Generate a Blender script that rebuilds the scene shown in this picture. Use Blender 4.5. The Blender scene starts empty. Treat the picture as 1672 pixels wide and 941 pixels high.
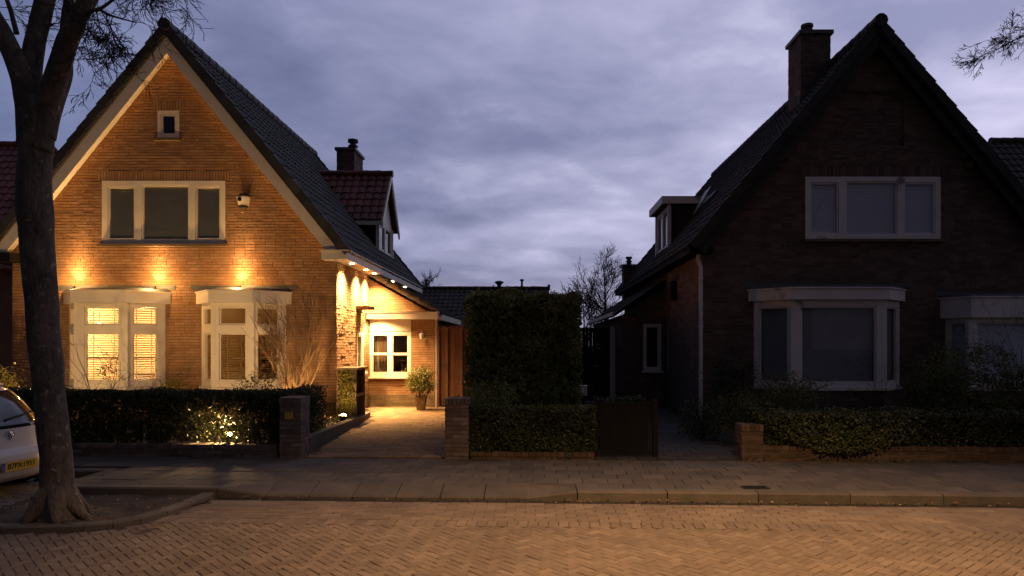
import bpy, math, random
from mathutils import Vector, Matrix, noise
R = math.radians
rnd = random.Random(11)
V = Vector
scene = bpy.context.scene
col = scene.collection

# ------------------------------------------------------------------ helpers
def wloc(o):
    p = V((0, 0, 0))
    while o is not None:
        p = p + o.location
        o = o.parent
    return p

def props(o, label=None, cat=None, group=None, kind=None):
    if label: o['label'] = label
    if cat: o['category'] = cat
    if group: o['group'] = group
    if kind: o['kind'] = kind
    return o

def thing(name, label, cat, loc, group=None, rz=0.0):
    o = bpy.data.objects.new(name, None)
    o.empty_display_size = 0.2
    o.location = loc
    o.rotation_euler = (0, 0, rz)
    col.objects.link(o)
    return props(o, label, cat, group)

class MB:
    def __init__(s):
        s.v = []; s.f = []; s.m = []; s.c = []
    def poly(s, pts, m=0, c=None):
        i = len(s.v)
        s.v.extend([tuple(p) for p in pts])
        s.f.append(tuple(range(i, i + len(pts))))
        s.m.append(m); s.c.append(rnd.random() if c is None else c)
    def faces(s, vs, fs, m=0, c=None):
        i = len(s.v)
        s.v.extend([tuple(p) for p in vs])
        cc = rnd.random() if c is None else c
        for f in fs:
            s.f.append(tuple(i + k for k in f)); s.m.append(m); s.c.append(cc)
    def obox(s, o, a, b, c_, m=0, c=None):
        o = V(o); a = V(a); b = V(b); c_ = V(c_)
        vs = [o, o + a, o + a + b, o + b, o + c_, o + a + c_, o + a + b + c_, o + b + c_]
        s.faces(vs, [(3, 2, 1, 0), (4, 5, 6, 7), (0, 1, 5, 4), (1, 2, 6, 5), (2, 3, 7, 6), (3, 0, 4, 7)], m, c)
    def box(s, x0, x1, y0, y1, z0, z1, m=0, c=None):
        s.obox((x0, y0, z0), (x1 - x0, 0, 0), (0, y1 - y0, 0), (0, 0, z1 - z0), m, c)
    def prism(s, plan, z0, z1, m=0, c=None):
        n = len(plan)
        vs = [V((p[0], p[1], z0)) for p in plan] + [V((p[0], p[1], z1)) for p in plan]
        fs = [tuple(range(n - 1, -1, -1)), tuple(range(n, 2 * n))]
        fs += [(k, (k + 1) % n, n + (k + 1) % n, n + k) for k in range(n)]
        s.faces(vs, fs, m, c)
    def tube(s, pts, rad, n=6, m=0, c=None, cap=True, nz=0.0, nf=3.0):
        pts = [V(p) for p in pts]
        if not isinstance(rad, (list, tuple)): rad = [rad] * len(pts)
        i0 = len(s.v); cc = rnd.random() if c is None else c
        ref = None
        for k, p in enumerate(pts):
            d = (pts[min(k + 1, len(pts) - 1)] - pts[max(k - 1, 0)])
            if d.length < 1e-9: d = V((0, 0, 1))
            d.normalize()
            if ref is None:
                ref = V((1, 0, 0)) if abs(d.x) < .8 else V((0, 1, 0))
            a = ref - d * ref.dot(d)
            if a.length < 1e-6: a = d.orthogonal()
            a.normalize(); ref = a
            b = d.cross(a)
            for j in range(n):
                t = 2 * math.pi * j / n
                q = a * math.cos(t) + b * math.sin(t)
                r = rad[k]
                if nz:
                    r *= 1 + nz * noise.noise((p + q * rad[k]) * nf)
                s.v.append(tuple(p + q * r))
        for k in range(len(pts) - 1):
            for j in range(n):
                a0 = i0 + k * n + j; a1 = i0 + k * n + (j + 1) % n
                s.f.append((a0, a1, a1 + n, a0 + n)); s.m.append(m); s.c.append(cc)
        if cap:
            s.f.append(tuple(i0 + j for j in reversed(range(n)))); s.m.append(m); s.c.append(cc)
            e = i0 + (len(pts) - 1) * n
            s.f.append(tuple(e + j for j in range(n))); s.m.append(m); s.c.append(cc)
    def lathe(s, prof, ctr, n=20, m=0, c=None, axis=(0, 0, 1)):
        ax = V(axis).normalized(); a = ax.orthogonal().normalized(); b = ax.cross(a); ctr = V(ctr)
        i0 = len(s.v); cc = rnd.random() if c is None else c
        for (r, h) in prof:
            for j in range(n):
                t = 2 * math.pi * j / n
                s.v.append(tuple(ctr + ax * h + (a * math.cos(t) + b * math.sin(t)) * max(r, 1e-4)))
        for k in range(len(prof) - 1):
            for j in range(n):
                a0 = i0 + k * n + j; a1 = i0 + k * n + (j + 1) % n
                s.f.append((a0, a1, a1 + n, a0 + n)); s.m.append(m); s.c.append(cc)
    def build(s, name, mats, parent=None, loc=None, smooth=False, local=False):
        me = bpy.data.meshes.new(name)
        off = V((0, 0, 0))
        if not local:
            if parent is not None: off = wloc(parent)
            if loc is not None: off = V(loc) if parent is None else off
        vs = [(x - off.x, y - off.y, z - off.z) for (x, y, z) in s.v]
        me.from_pydata(vs, [], s.f)
        if not isinstance(mats, (list, tuple)): mats = [mats]
        for mm in mats: me.materials.append(mm)
        me.polygons.foreach_set('material_index', s.m)
        at = me.attributes.new('rnd', 'FLOAT', 'FACE')
        at.data.foreach_set('value', s.c)
        if smooth: me.polygons.foreach_set('use_smooth', [True] * len(s.f))
        me.update()
        o = bpy.data.objects.new(name, me)
        col.objects.link(o)
        if parent is not None: o.parent = parent
        elif loc is not None and not local: o.location = loc
        return o

# ------------------------------------------------------------------ materials
def mat(name, c1, c2=None, rough=.8, ns=4.0, attr=0.0, bump=0.0, bs=60.0, metal=0.0, spec=.3, trans=0.0, tint=None, stretch=None, patch=None):
    m = bpy.data.materials.new(name); m.use_nodes = True
    nt = m.node_tree; N = nt.nodes; L = nt.links
    bs_ = N['Principled BSDF']; out = N['Material Output']
    bs_.inputs['Roughness'].default_value = rough
    bs_.inputs['Metallic'].default_value = metal
    bs_.inputs['Specular IOR Level'].default_value = spec
    tc = N.new('ShaderNodeTexCoord')
    vec = tc.outputs['Object']
    if stretch:
        mp = N.new('ShaderNodeMapping'); mp.inputs['Scale'].default_value = stretch
        L.new(vec, mp.inputs['Vector']); vec = mp.outputs['Vector']
    nz = N.new('ShaderNodeTexNoise'); nz.inputs['Scale'].default_value = ns
    nz.inputs['Detail'].default_value = 6; nz.inputs['Roughness'].default_value = .65
    L.new(vec, nz.inputs['Vector'])
    rp = N.new('ShaderNodeValToRGB')
    c2 = c2 or tuple(x * .75 for x in c1)
    rp.color_ramp.elements[0].position = .32; rp.color_ramp.elements[1].position = .68
    rp.color_ramp.elements[0].color = (*c2, 1); rp.color_ramp.elements[1].color = (*c1, 1)
    L.new(nz.outputs['Fac'], rp.inputs['Fac'])
    colr = rp.outputs['Color']
    if attr:
        at = N.new('ShaderNodeAttribute'); at.attribute_name = 'rnd'
        if tint:
            r2 = N.new('ShaderNodeValToRGB')
            r2.color_ramp.elements[0].color = (1, 1, 1, 1); r2.color_ramp.elements[1].color = (*tint, 1)
            wn = N.new('ShaderNodeMath'); wn.operation = 'MULTIPLY'; wn.inputs[1].default_value = 7.31
            fr = N.new('ShaderNodeMath'); fr.operation = 'FRACT'
            L.new(at.outputs['Fac'], wn.inputs[0]); L.new(wn.outputs[0], fr.inputs[0]); L.new(fr.outputs[0], r2.inputs['Fac'])
            mt = N.new('ShaderNodeMix'); mt.data_type = 'RGBA'; mt.blend_type = 'MULTIPLY'; mt.inputs[0].default_value = 1
            L.new(colr, mt.inputs[6]); L.new(r2.outputs['Color'], mt.inputs[7]); colr = mt.outputs[2]
        mr = N.new('ShaderNodeMapRange'); mr.inputs['To Min'].default_value = 1 - attr; mr.inputs['To Max'].default_value = 1 + attr
        L.new(at.outputs['Fac'], mr.inputs['Value'])
        mx = N.new('ShaderNodeVectorMath'); mx.operation = 'SCALE'
        L.new(colr, mx.inputs[0]); L.new(mr.outputs['Result'], mx.inputs['Scale'])
        colr = mx.outputs['Vector']
    if patch:
        pn = N.new('ShaderNodeTexNoise'); pn.inputs['Scale'].default_value = patch[1]; pn.inputs['Detail'].default_value = 5
        L.new(tc.outputs['Object'], pn.inputs['Vector'])
        pr = N.new('ShaderNodeValToRGB'); pr.color_ramp.elements[0].position = patch[2]; pr.color_ramp.elements[1].position = patch[2] + .12
        L.new(pn.outputs['Fac'], pr.inputs['Fac'])
        pm = N.new('ShaderNodeMix'); pm.data_type = 'RGBA'
        L.new(pr.outputs['Color'], pm.inputs[0]); L.new(colr, pm.inputs[6]); pm.inputs[7].default_value = (*patch[0], 1)
        colr = pm.outputs[2]
    L.new(colr, bs_.inputs['Base Color'])
    if bump:
        n2 = N.new('ShaderNodeTexNoise'); n2.inputs['Scale'].default_value = bs; n2.inputs['Detail'].default_value = 4
        L.new(vec, n2.inputs['Vector'])
        bp = N.new('ShaderNodeBump'); bp.inputs['Strength'].default_value = bump; bp.inputs['Distance'].default_value = .02
        L.new(n2.outputs['Fac'], bp.inputs['Height']); L.new(bp.outputs['Normal'], bs_.inputs['Normal'])
    if trans:
        tr = N.new('ShaderNodeBsdfTranslucent'); L.new(colr, tr.inputs['Color'])
        ms = N.new('ShaderNodeMixShader'); ms.inputs[0].default_value = trans
        L.new(bs_.outputs[0], ms.inputs[1]); L.new(tr.outputs[0], ms.inputs[2]); L.new(ms.outputs[0], out.inputs['Surface'])
    return m

def glass(name, refl=.06, tint=(1, 1, 1), rough=.02):
    m = bpy.data.materials.new(name); m.use_nodes = True
    nt = m.node_tree; N = nt.nodes; L = nt.links
    N.remove(N['Principled BSDF'])
    t = N.new('ShaderNodeBsdfTransparent'); t.inputs['Color'].default_value = (*tint, 1)
    g = N.new('ShaderNodeBsdfGlossy'); g.inputs['Roughness'].default_value = rough
    lw = N.new('ShaderNodeLayerWeight'); lw.inputs['Blend'].default_value = .5
    pw = N.new('ShaderNodeMath'); pw.operation = 'POWER'; pw.inputs[1].default_value = 4.0
    L.new(lw.outputs['Facing'], pw.inputs[0])
    ad = N.new('ShaderNodeMath'); ad.operation = 'MULTIPLY_ADD'; ad.inputs[1].default_value = .6; ad.inputs[2].default_value = refl; ad.use_clamp = True
    L.new(pw.outputs[0], ad.inputs[0])
    nz = N.new('ShaderNodeTexNoise'); nz.inputs['Scale'].default_value = 1.2
    bp = N.new('ShaderNodeBump'); bp.inputs['Strength'].default_value = .03
    L.new(nz.outputs['Fac'], bp.inputs['Height']); L.new(bp.outputs['Normal'], g.inputs['Normal'])
    mx = N.new('ShaderNodeMixShader')
    L.new(ad.outputs[0], mx.inputs[0]); L.new(t.outputs[0], mx.inputs[1]); L.new(g.outputs[0], mx.inputs[2])
    L.new(mx.outputs[0], N['Material Output'].inputs['Surface'])
    return m

def glow(name, c, s):
    m = bpy.data.materials.new(name); m.use_nodes = True
    N = m.node_tree.nodes; N.remove(N['Principled BSDF'])
    e = N.new('ShaderNodeEmission'); e.inputs['Color'].default_value = (*c, 1); e.inputs['Strength'].default_value = s
    m.node_tree.links.new(e.outputs[0], N['Material Output'].inputs['Surface'])
    return m

M_brick = mat('yellow_brown_brick', (.36, .218, .122), (.285, .165, .09), .88, 3, .12, .6, 70, tint=(.9, .80, .72))
M_mortar = mat('brick_mortar', (.15, .105, .068), (.10, .072, .048), .95, 6, 0, .5, 120)  # mortar, darkened so its colour also carries the shadow lines between courses
M_brickD = mat('dark_red_brick', (.175, .115, .086), (.12, .078, .06), .88, 3, .3, .5, 90, tint=(.8, .8, .85))
M_mortarD = mat('dark_mortar', (.165, .135, .115), (.12, .095, .08), .95, 6)
M_plinth = mat('dark_plinth_brick', (.17, .12, .065), (.12, .08, .045), .85, 3, .25, .4, 90)
M_brickG = mat('grey_brown_brick', (.21, .165, .135), (.14, .105, .085), .9, 5, .3, .6, 80, tint=(.8, .72, .68), patch=((.05, .055, .035), 3.0, .62))
M_brickY = mat('weathered_brown_brick', (.12, .078, .048), (.075, .048, .03), .9, 5, .3, .6, 80, patch=((.045, .05, .03), 3.0, .6))
M_mortarG = mat('grey_mortar', (.16, .14, .12), (.1, .09, .08), .95, 6)
M_tile = mat('anthracite_tile', (.055, .052, .05), (.036, .036, .037), .6, 2, .25, .3, 60, patch=((.055, .06, .035), 1.6, .62))
M_tileD = mat('dark_brown_tile', (.04, .034, .03), (.026, .023, .021), .75, 2, .3, .3, 60, patch=((.035, .04, .025), 1.6, .6))
M_tileR = mat('red_clay_tile', (.16, .04, .03), (.10, .027, .022), .55, 3, .3, .3, 60, patch=((.045, .03, .025), 2.0, .6))
M_white = mat('cream_paint', (.74, .68, .58), (.66, .6, .5), .45, 3, 0, .08, 40)
M_whiteP = mat('grey_white_paint', (.66, .63, .60), (.55, .52, .5), .5, 2.5, 0, .08, 40, patch=((.32, .3, .27), 2.3, .64))
M_whiteD = mat('weathered_white_paint', (.76, .70, .67), (.64, .58, .56), .55, 2.5, 0, .1, 40, patch=((.22, .2, .19), 2.5, .62))
M_lead = mat('lead_sheet', (.10, .105, .11), (.06, .065, .07), .55, 4, 0, .3, 30)
M_dark = mat('black_paint', (.016, .015, .015), (.010, .010, .010), .85, 5, spec=.08)
M_boardD = mat('dark_stained_board', (.035, .027, .022), (.024, .019, .016), .7, 8, .2, .3, 40, stretch=(1, 1, .1))
M_wood = mat('brown_board', (.14, .062, .03), (.085, .038, .018), .7, 9, .25, .4, 50, stretch=(1.5, 1.5, .12))
M_timber = mat('weathered_timber', (.15, .10, .06), (.09, .06, .035), .8, 7, .2, .4, 40, stretch=(1, 1, .15))
M_glass = glass('window_glass', .05)
M_glassL = glass('lit_window_glass', .03)
M_glassD = glass('dark_window_glass', .09, (.55, .57, .6))
M_blind = mat('closed_grey_blind', (.30, .30, .23), (.25, .25, .19), .6, 3)
M_blindD = mat('pale_grey_blind', (.56, .60, .70), (.50, .54, .63), .6, 1.2)
M_blindK = mat('charcoal_blind', (.24, .245, .27), (.195, .20, .22), .6, 1.2)
M_slat = mat('wooden_slat', (.62, .46, .27), (.5, .36, .2), .5, 8, .1, trans=.3)
M_slatK = mat('brown_slat', (.26, .17, .09), (.2, .13, .07), .5, 8, .15, trans=.15)
M_room = mat('cream_wall', (.62, .5, .34), (.5, .4, .27), .8, 1.2)
M_furn = mat('dark_walnut', (.08, .045, .025), (.05, .03, .018), .5, 6)
M_soil = mat('garden_soil', (.045, .034, .025), (.025, .02, .015), .95, 8, 0, .9, 25)
M_earth = mat('trodden_earth', (.075, .055, .04), (.04, .032, .025), .95, 5, 0, .9, 40, patch=((.05, .05, .026), 3, .58))
M_ground = mat('distant_ground', (.05, .05, .035), (.03, .03, .022), .95, .5)
M_clinker = mat('street_clinker', (.25, .19, .132), (.18, .136, .094), .8, 1.7, .16, .8, 140, tint=(.86, .82, .80), patch=((.15, .115, .09), .7, .6))
M_joint = mat('sand_joint', (.075, .055, .038), (.045, .034, .024), .95, 12)
M_pathslab = mat('dark_path_slab', (.045, .04, .036), (.03, .027, .024), .9, 2.5, .22, .5, 90)
M_slab = mat('concrete_slab', (.098, .082, .067), (.06, .05, .042), .85, 2.5, .22, .5, 90, patch=((.06, .06, .05), 1.3, .6))
M_kerb = mat('concrete_kerb', (.115, .096, .078), (.075, .064, .052), .85, 3, .15, .6, 90, patch=((.09, .085, .07), 2, .6))
M_paver = mat('driveway_paver', (.22, .15, .085), (.15, .10, .058), .85, 1.5, .22, .5, 100, tint=(.85, .75, .7), patch=((.10, .085, .06), 1.1, .62))
M_bark = mat('grey_bark', (.15, .12, .088), (.055, .044, .033), .92, 12, 0, 1.0, 40, stretch=(1, 1, .45), patch=((.27, .23, .17), 15, .60))
M_barkT = mat('twig_bark', (.045, .035, .028), (.028, .022, .018), .9, 9)
M_barkL = mat('pale_shrub_bark', (.3, .19, .1), (.2, .12, .06), .8, 20)
M_leafH = mat('dark_hedge_leaf', (.040, .052, .018), (.024, .036, .012), .42, 3, .4, trans=.12, tint=(1.1, .95, .6))
M_leafL = mat('laurel_leaf', (.17, .19, .065), (.10, .125, .042), .4, 2.5, .45, trans=.25, tint=(1.15, .9, .55))
M_leafE = mat('evergreen_leaf', (.15, .16, .055), (.085, .10, .034), .5, 2.5, .45, trans=.2, tint=(1.25, 1.0, .5))
M_leafI = mat('ivy_leaf', (.17, .15, .04), (.1, .10, .026), .4, 6, .5, trans=.3, tint=(1.1, .9, .5))
M_core = mat('hedge_inner_shade', (.008, .009, .005), (.005, .006, .003), 1, 8)
M_lead_leaf = mat('fallen_leaf', (.26, .15, .05), (.14, .08, .03), .7, 5, .5)
M_metal = mat('dark_metal', (.05, .05, .05), (.035, .035, .035), .45, 6, metal=.6)
M_zinc = mat('grey_pipe', (.34, .32, .31), (.24, .22, .21), .5, 5, 0, .1, 20)
M_brass = mat('brass_plate', (.62, .42, .10), (.5, .33, .08), .4, 12, metal=.3)
M_terra = mat('grey_planter', (.20, .15, .10), (.14, .10, .07), .8, 8, 0, .3, 40)
M_glowW = glow('warm_bulb', (1.0, .62, .24), 45.0)
M_glowS = glow('warm_lamp_face', (1.0, .66, .28), 60.0)
M_glowB = glow('pendant_glow', (1.0, .72, .36), 24.0)
M_strip = glow('amber_light_strip', (1.0, .42, .10), 5.0)
M_shade = mat('linen_shade', (.7, .55, .34), (.6, .45, .28), .8, 9, trans=.5)
WARM = (1.0, .52, .16)
WARM2 = (1.0, .58, .22)

# ------------------------------------------------------------------ builders
def clip(poly, conv):
    out = poly; n = len(conv)
    for i in range(n):
        a = conv[i]; b = conv[(i + 1) % n]
        def side(p): return (b[0] - a[0]) * (p[1] - a[1]) - (b[1] - a[1]) * (p[0] - a[0])
        src = out; out = []
        if not src: return []
        for k in range(len(src)):
            p = src[k]; q = src[(k + 1) % len(src)]
            sp, sq = side(p), side(q)
            if sp >= 0: out.append(p)
            if (sp >= 0) != (sq >= 0):
                t = sp / (sp - sq)
                out.append((p[0] + (q[0] - p[0]) * t, p[1] + (q[1] - p[1]) * t))
    return out

def rect_sub(r, holes):
    res = [r]
    for h in holes:
        nr = []
        for (a, b, c, d) in res:
            x0, x1, z0, z1 = h
            if b <= x0 or a >= x1 or d <= z0 or c >= z1:
                nr.append((a, b, c, d)); continue
            if a < x0: nr.append((a, x0, c, d))
            if b > x1: nr.append((x1, b, c, d))
            ma, mb_ = max(a, x0), min(b, x1)
            if c < z0: nr.append((ma, mb_, c, z0))
            if d > z1: nr.append((ma, mb_, z1, d))
        res = nr
    return res

def area2(p):
    return abs(sum(p[i][0] * p[(i + 1) % len(p)][1] - p[(i + 1) % len(p)][0] * p[i][1] for i in range(len(p)))) / 2

def brickwall(mb, O, U, n, poly, holes=(), soldiers=(), brng=None, mo=0, br=1, course=.0625, bl=.22, joint=.012, prot=.008, W=(0, 0, 1), reveal=.12, rough=.004, base=True):
    O = V(O); U = V(U).normalized(); n = V(n).normalized(); W = V(W)
    P = lambda a, b, d: O + U * a + W * b + n * d
    a0 = min(p[0] for p in poly); a1 = max(p[0] for p in poly)
    b0 = min(p[1] for p in poly); b1 = max(p[1] for p in poly)
    if base:
        for r in rect_sub((a0, a1, b0, b1), holes):
            q = clip([(r[0], r[2]), (r[1], r[2]), (r[1], r[3]), (r[0], r[3])], poly)
            if len(q) > 2 and area2(q) > 1e-5: mb.poly([P(x, z, 0) for x, z in q], mo)
        for (x0, x1, z0, z1) in holes:
            for (p, q) in (((x0, z0), (x1, z0)), ((x1, z0), (x1, z1)), ((x1, z1), (x0, z1)), ((x0, z1), (x0, z0))):
                mb.poly([P(*p, .006), P(*q, .006), P(*q, -reveal), P(*p, -reveal)], br)
    def brick(r, cc):
        for q0 in rect_sub(r, list(holes) + [s for s in soldiers if s is not cur]):
            if q0[1] - q0[0] < .012 or q0[3] - q0[2] < .012: continue
            q = clip([(q0[0], q0[2]), (q0[1], q0[2]), (q0[1], q0[3]), (q0[0], q0[3])], poly)
            if len(q) < 3 or area2(q) < 2e-4: continue
            d0 = prot + rnd.uniform(-1, 1) * rough; ta = rnd.uniform(-1, 1) * rough * 2; tb = rnd.uniform(-1, 1) * rough * 4
            ca = (q0[0] + q0[1]) / 2; cb = (q0[2] + q0[3]) / 2
            d = [max(.002, d0 + (x - ca) * ta + (z - cb) * tb) for x, z in q]
            k = len(q)
            vs = [P(x, z, d[i]) for i, (x, z) in enumerate(q)] + [P(x, z, -.002) for x, z in q]
            mb.faces(vs, [tuple(range(k))] + [(i, k + i, k + (i + 1) % k, (i + 1) % k) for i in range(k)], br, cc)
    lim = brng or (a0, a1)
    cur = None
    k = 0
    z = b0
    while z < b1:
        x = lim[0] - (bl / 2 if k % 2 else 0) - rnd.choice((0, 0, 0, .055))
        while x < lim[1]:
            l = bl if rnd.random() > .12 else bl / 2
            xa = max(x, lim[0]); xb = min(x + l - joint * .45, lim[1])
            if xb - xa > .015:
                jz = rnd.uniform(-.0015, .0015)
                brick((xa, xb, z + joint / 2 + jz, z + course - joint / 2 + jz), rnd.random())
            x += l
        z += course; k += 1
    for s in soldiers:
        cur = s
        x = s[0]
        while x < s[1] - .03:
            brick((x + joint / 2, min(x + course - joint / 2, s[1]), s[2] + .004, s[3] - .006), rnd.random()); x += course
    cur = None

def tiles(mb, O, U, Vv, L, S, course=.33, tw=.225, amp=.02, step=.028, keep=None, m=0, sub=6):
    """pantile roof sheet: U along the eave, Vv up the slope"""
    O = V(O); U = V(U).normalized(); Vv = V(Vv).normalized(); N = U.cross(Vv)
    if N.z < 0: N = -N
    nt = max(1, round(L / tw)); tw = L / nt
    nc = max(1, math.ceil(S / course - .05))
    for i in range(nc):
        s0 = i * course; s1 = min(S, s0 + course)
        if s1 - s0 < .02: continue
        for t in range(nt):
            ac = (t + .5) * tw
            if keep and not keep(ac, (s0 + s1) / 2): continue
            j1 = rnd.uniform(-.005, .007); j2 = rnd.uniform(-.006, .006); cc = rnd.random()
            vs = []
            for q in range(sub + 1):
                f = q / sub
                h = amp * (math.sin(f * 2 * math.pi - .6) + .35 * math.sin(f * 4 * math.pi))
                a = (t + f) * tw
                vs.append(O + U * a + Vv * (s0 - .03 + j2) + N * (h - .035))
                vs.append(O + U * a + Vv * (s0 - .03 + j2) + N * (h + step + j1))
                vs.append(O + U * a + Vv * (s1 + .0) + N * (h + .002))
            fs = []
            for q in range(sub):
                b = q * 3
                fs.append((b, b + 3, b + 4, b + 1)); fs.append((b + 1, b + 4, b + 5, b + 2))
            mb.faces(vs, fs, m, cc)

def verge(mb, O, Vv, N, dy, S, course=.33, m=0):
    """stepped verge tiles along a gable edge; dy = vector across the edge"""
    O = V(O); Vv = V(Vv).normalized(); N = V(N).normalized(); dy = V(dy)
    mb.obox(O + N * (-.125) + dy * .2, Vv * (S - .02), dy * .6, N * .12, m)
    k = 0
    while k * course < S - .03:
        s0 = k * course - .03; ln = min(course + .07, S - s0)
        o = O + Vv * s0 + N * (-.11)
        tilt = N * (-.028)
        a = Vv * ln + tilt
        sh = dy * (.05 * (k % 2))
        mb.obox(o + N * .028 - sh, a, dy * (1 + .1 * (k % 2)), N * (.175 + rnd.uniform(-.004, .004)), m)
        k += 1

def ridge_caps(mb, p0, p1, r=.11, ln=.38, m=0):
    p0 = V(p0); p1 = V(p1); d = (p1 - p0); Lr = d.length; d.normalize(); k = 0
    while k * ln < Lr:
        a = p0 + d * (k * ln); b = p0 + d * min(Lr, (k + 1) * ln + .03)
        j = rnd.uniform(-.006, .006)
        mb.tube([a + V((0, 0, j)), b + V((0, 0, j))], [r * 1.06, r * .95], 10, m)
        k += 1

def frame(mb, O, U, n, w, h, lights, dep=.07, m=0, rim=.035):
    """window frame: outer w x h minus the lights, each light with an inner stepped rim. O lower-left on the outer plane"""
    O = V(O); U = V(U).normalized(); n = V(n).normalized(); W = V((0, 0, 1))
    for r in rect_sub((0, w, 0, h), lights):
        mb.obox(O + U * r[0] + W * r[2] - n * dep, U * (r[1] - r[0]), W * (r[3] - r[2]), n * dep, m)
    if rim:
        for (a, b, c, d) in lights:
            e = .004
            for r in rect_sub((a + e, b - e, c + e, d - e), [(a + rim, b - rim, c + rim, d - rim)]):
                mb.obox(O + U * r[0] + W * r[2] - n * (dep * .95), U * (r[1] - r[0]), W * (r[3] - r[2]), n * (dep * .95 - .018), m)

def panes(mb, O, U, n, lights, back=.045, m=0):
    O = V(O); U = V(U).normalized(); n = V(n).normalized(); W = V((0, 0, 1))
    for (a, b, c, d) in lights:
        mb.poly([O + U * a + W * c - n * back, O + U * b + W * c - n * back, O + U * b + W * d - n * back, O + U * a + W * d - n * back], m)

def slats(mb, O, U, n, a, b, c, d, back, pitch=.045, wid=.04, tilt=35, m=0, skip=0.0):
    O = V(O); U = V(U).normalized(); n = V(n).normalized(); W = V((0, 0, 1))
    z = c
    cs, sn = math.cos(R(tilt)), math.sin(R(tilt))
    while z < d:
        sag = rnd.uniform(-.003, .003)
        v = n * (cs * wid / 2) + W * (-sn * wid / 2)
        p = O + W * (z + sag) - n * back
        if rnd.random() >= skip:
            mb.poly([p + U * a - v, p + U * b - v, p + U * b + v, p + U * a + v], m)
        z += pitch

def lamp(name, kind, loc, power, color, parent=None, target=None, size=40, blend=1.0, rad=.03, scale=None):
    l = bpy.data.lights.new(name, kind); l.energy = power; l.color = color
    l.shadow_soft_size = rad
    if kind == 'SPOT':
        l.spot_size = R(size); l.spot_blend = blend
    o = bpy.data.objects.new(name, l); col.objects.link(o)
    loc = V(loc)
    if target is not None:
        o.rotation_mode = 'QUATERNION'
        o.rotation_quaternion = (V(target) - loc).to_track_quat('-Z', 'Y')
    if scale: o.scale = scale
    if parent is not None:
        o.parent = parent; o.location = loc - wloc(parent)
    else: o.location = loc
    return o

# foliage
def leaf(mb, p, size, nrm=None, m=0, asp=.55, c=None):
    d = V((rnd.gauss(0, 1), rnd.gauss(0, 1), rnd.gauss(0, 1)))
    if nrm is not None: d = d * .75 + nrm
    if d.length < 1e-3: d = V((0, 0, 1))
    d.normalize()
    a = d.orthogonal().normalized()
    a.rotate(Matrix.Rotation(rnd.random() * 6.283, 3, d))
    b = d.cross(a)
    l = size * rnd.uniform(.7, 1.25); w = l * asp
    k = d * (l * .12)
    mb.poly([p - a * l * .5, p - b * w * .5 + k, p + a * l * .5, p + b * w * .5 + k], m, c)

def hedge_leaves(mb, x0, x1, yf, dep, z0, z1, count, size, asp=.55, edge=.03, nscale=2.2, shell=None, dens=None):
    """yf(x): front line of the hedge, dep: depth; shell None = through the whole volume"""
    n = 0; tries = 0
    while n < count and tries < count * 6:
        tries += 1
        x = rnd.uniform(x0, x1); t = rnd.random(); z = rnd.uniform(z0, z1)
        if shell is not None:
            f = rnd.random()
            if f < shell[0]: t = abs(rnd.gauss(0, .05 / dep))
            elif f < shell[1]: z = z1 - abs(rnd.gauss(0, .05))
            elif f < shell[2]: x = x0 + abs(rnd.gauss(0, .05))
            elif f < shell[3]: x = x1 - abs(rnd.gauss(0, .05))
        if t > 1 or z < z0: continue
        y = yf(x) + t * dep
        q = V((x, y, z))
        nn = noise.noise(q * nscale); n2 = noise.noise(q * nscale * 3.1 + V((7, 3, 1)))
        if dens and rnd.random() > dens(x, t, z): continue
        if n2 < -.32 and rnd.random() < .8: continue
        out = V((0, -1, .3)) if t < .3 else V((0, 0, 1))
        q = q + V((0, -1, 0)) * (edge * (nn + n2 * .6)) * (1 if t < .5 else 0) + V((0, 0, edge * nn * 1.6 if z > z1 - .12 else 0))
        q = q + V((noise.noise(q * 9) * edge, 0, 0))
        leaf(mb, q, size, out, 0, asp, min(1, max(0, .5 + nn * .5 + rnd.uniform(-.4, .4))))
        n += 1

def bush(mb, ctr, rad, nclump, per, size, asp=.45, up=.3, cl=.22):
    ctr = V(ctr); rad = V(rad)
    for k in range(nclump):
        while True:
            u = V((rnd.uniform(-1, 1), rnd.uniform(-1, 1), rnd.uniform(-.9, 1)))
            if .35 < u.length < 1: break
        c = ctr + V((u.x * rad.x, u.y * rad.y, u.z * rad.z))
        cs = cl * rnd.uniform(.6, 1.3); cc = rnd.random()
        for j in range(per):
            g = V((rnd.gauss(0, .5), rnd.gauss(0, .5), rnd.gauss(0, .42))) * cs
            leaf(mb, c + g, size, V((u.x, u.y, u.z + up)), 0, asp, min(1, max(0, cc * .7 + rnd.uniform(0, .3))))

def twig(mb, p, d, r, L, lev, droop=0.0, spread=.7, seg=5, kids=(2, 4), n=4, wob=.18, rmin=.0016, shrink=.62):
    p = V(p); d = V(d).normalized()
    pts = [p.copy()]; rs = [r]
    st = L / seg; dirs = []
    for k in range(seg):
        d = (d + V((rnd.gauss(0, wob), rnd.gauss(0, wob), rnd.gauss(0, wob) - droop))).normalized()
        p = p + d * st; pts.append(p.copy()); dirs.append(d.copy())
        rs.append(max(rmin, r * (1 - .75 * (k + 1) / seg)))
    mb.tube(pts, rs, n, 0)
    if lev > 0:
        for k in range(rnd.randint(*kids)):
            i = rnd.randint(1, seg)
            dd = dirs[i - 1]
            o = dd.orthogonal().normalized(); o.rotate(Matrix.Rotation(rnd.random() * 6.283, 3, dd))
            nd = (dd + o * spread * rnd.uniform(.6, 1.4)).normalized()
            twig(mb, pts[i], nd, max(rmin, rs[i] * .75), L * shrink * rnd.uniform(.75, 1.2), lev - 1, droop, spread, seg, kids, max(3, n - 1), wob, rmin, shrink)

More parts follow.
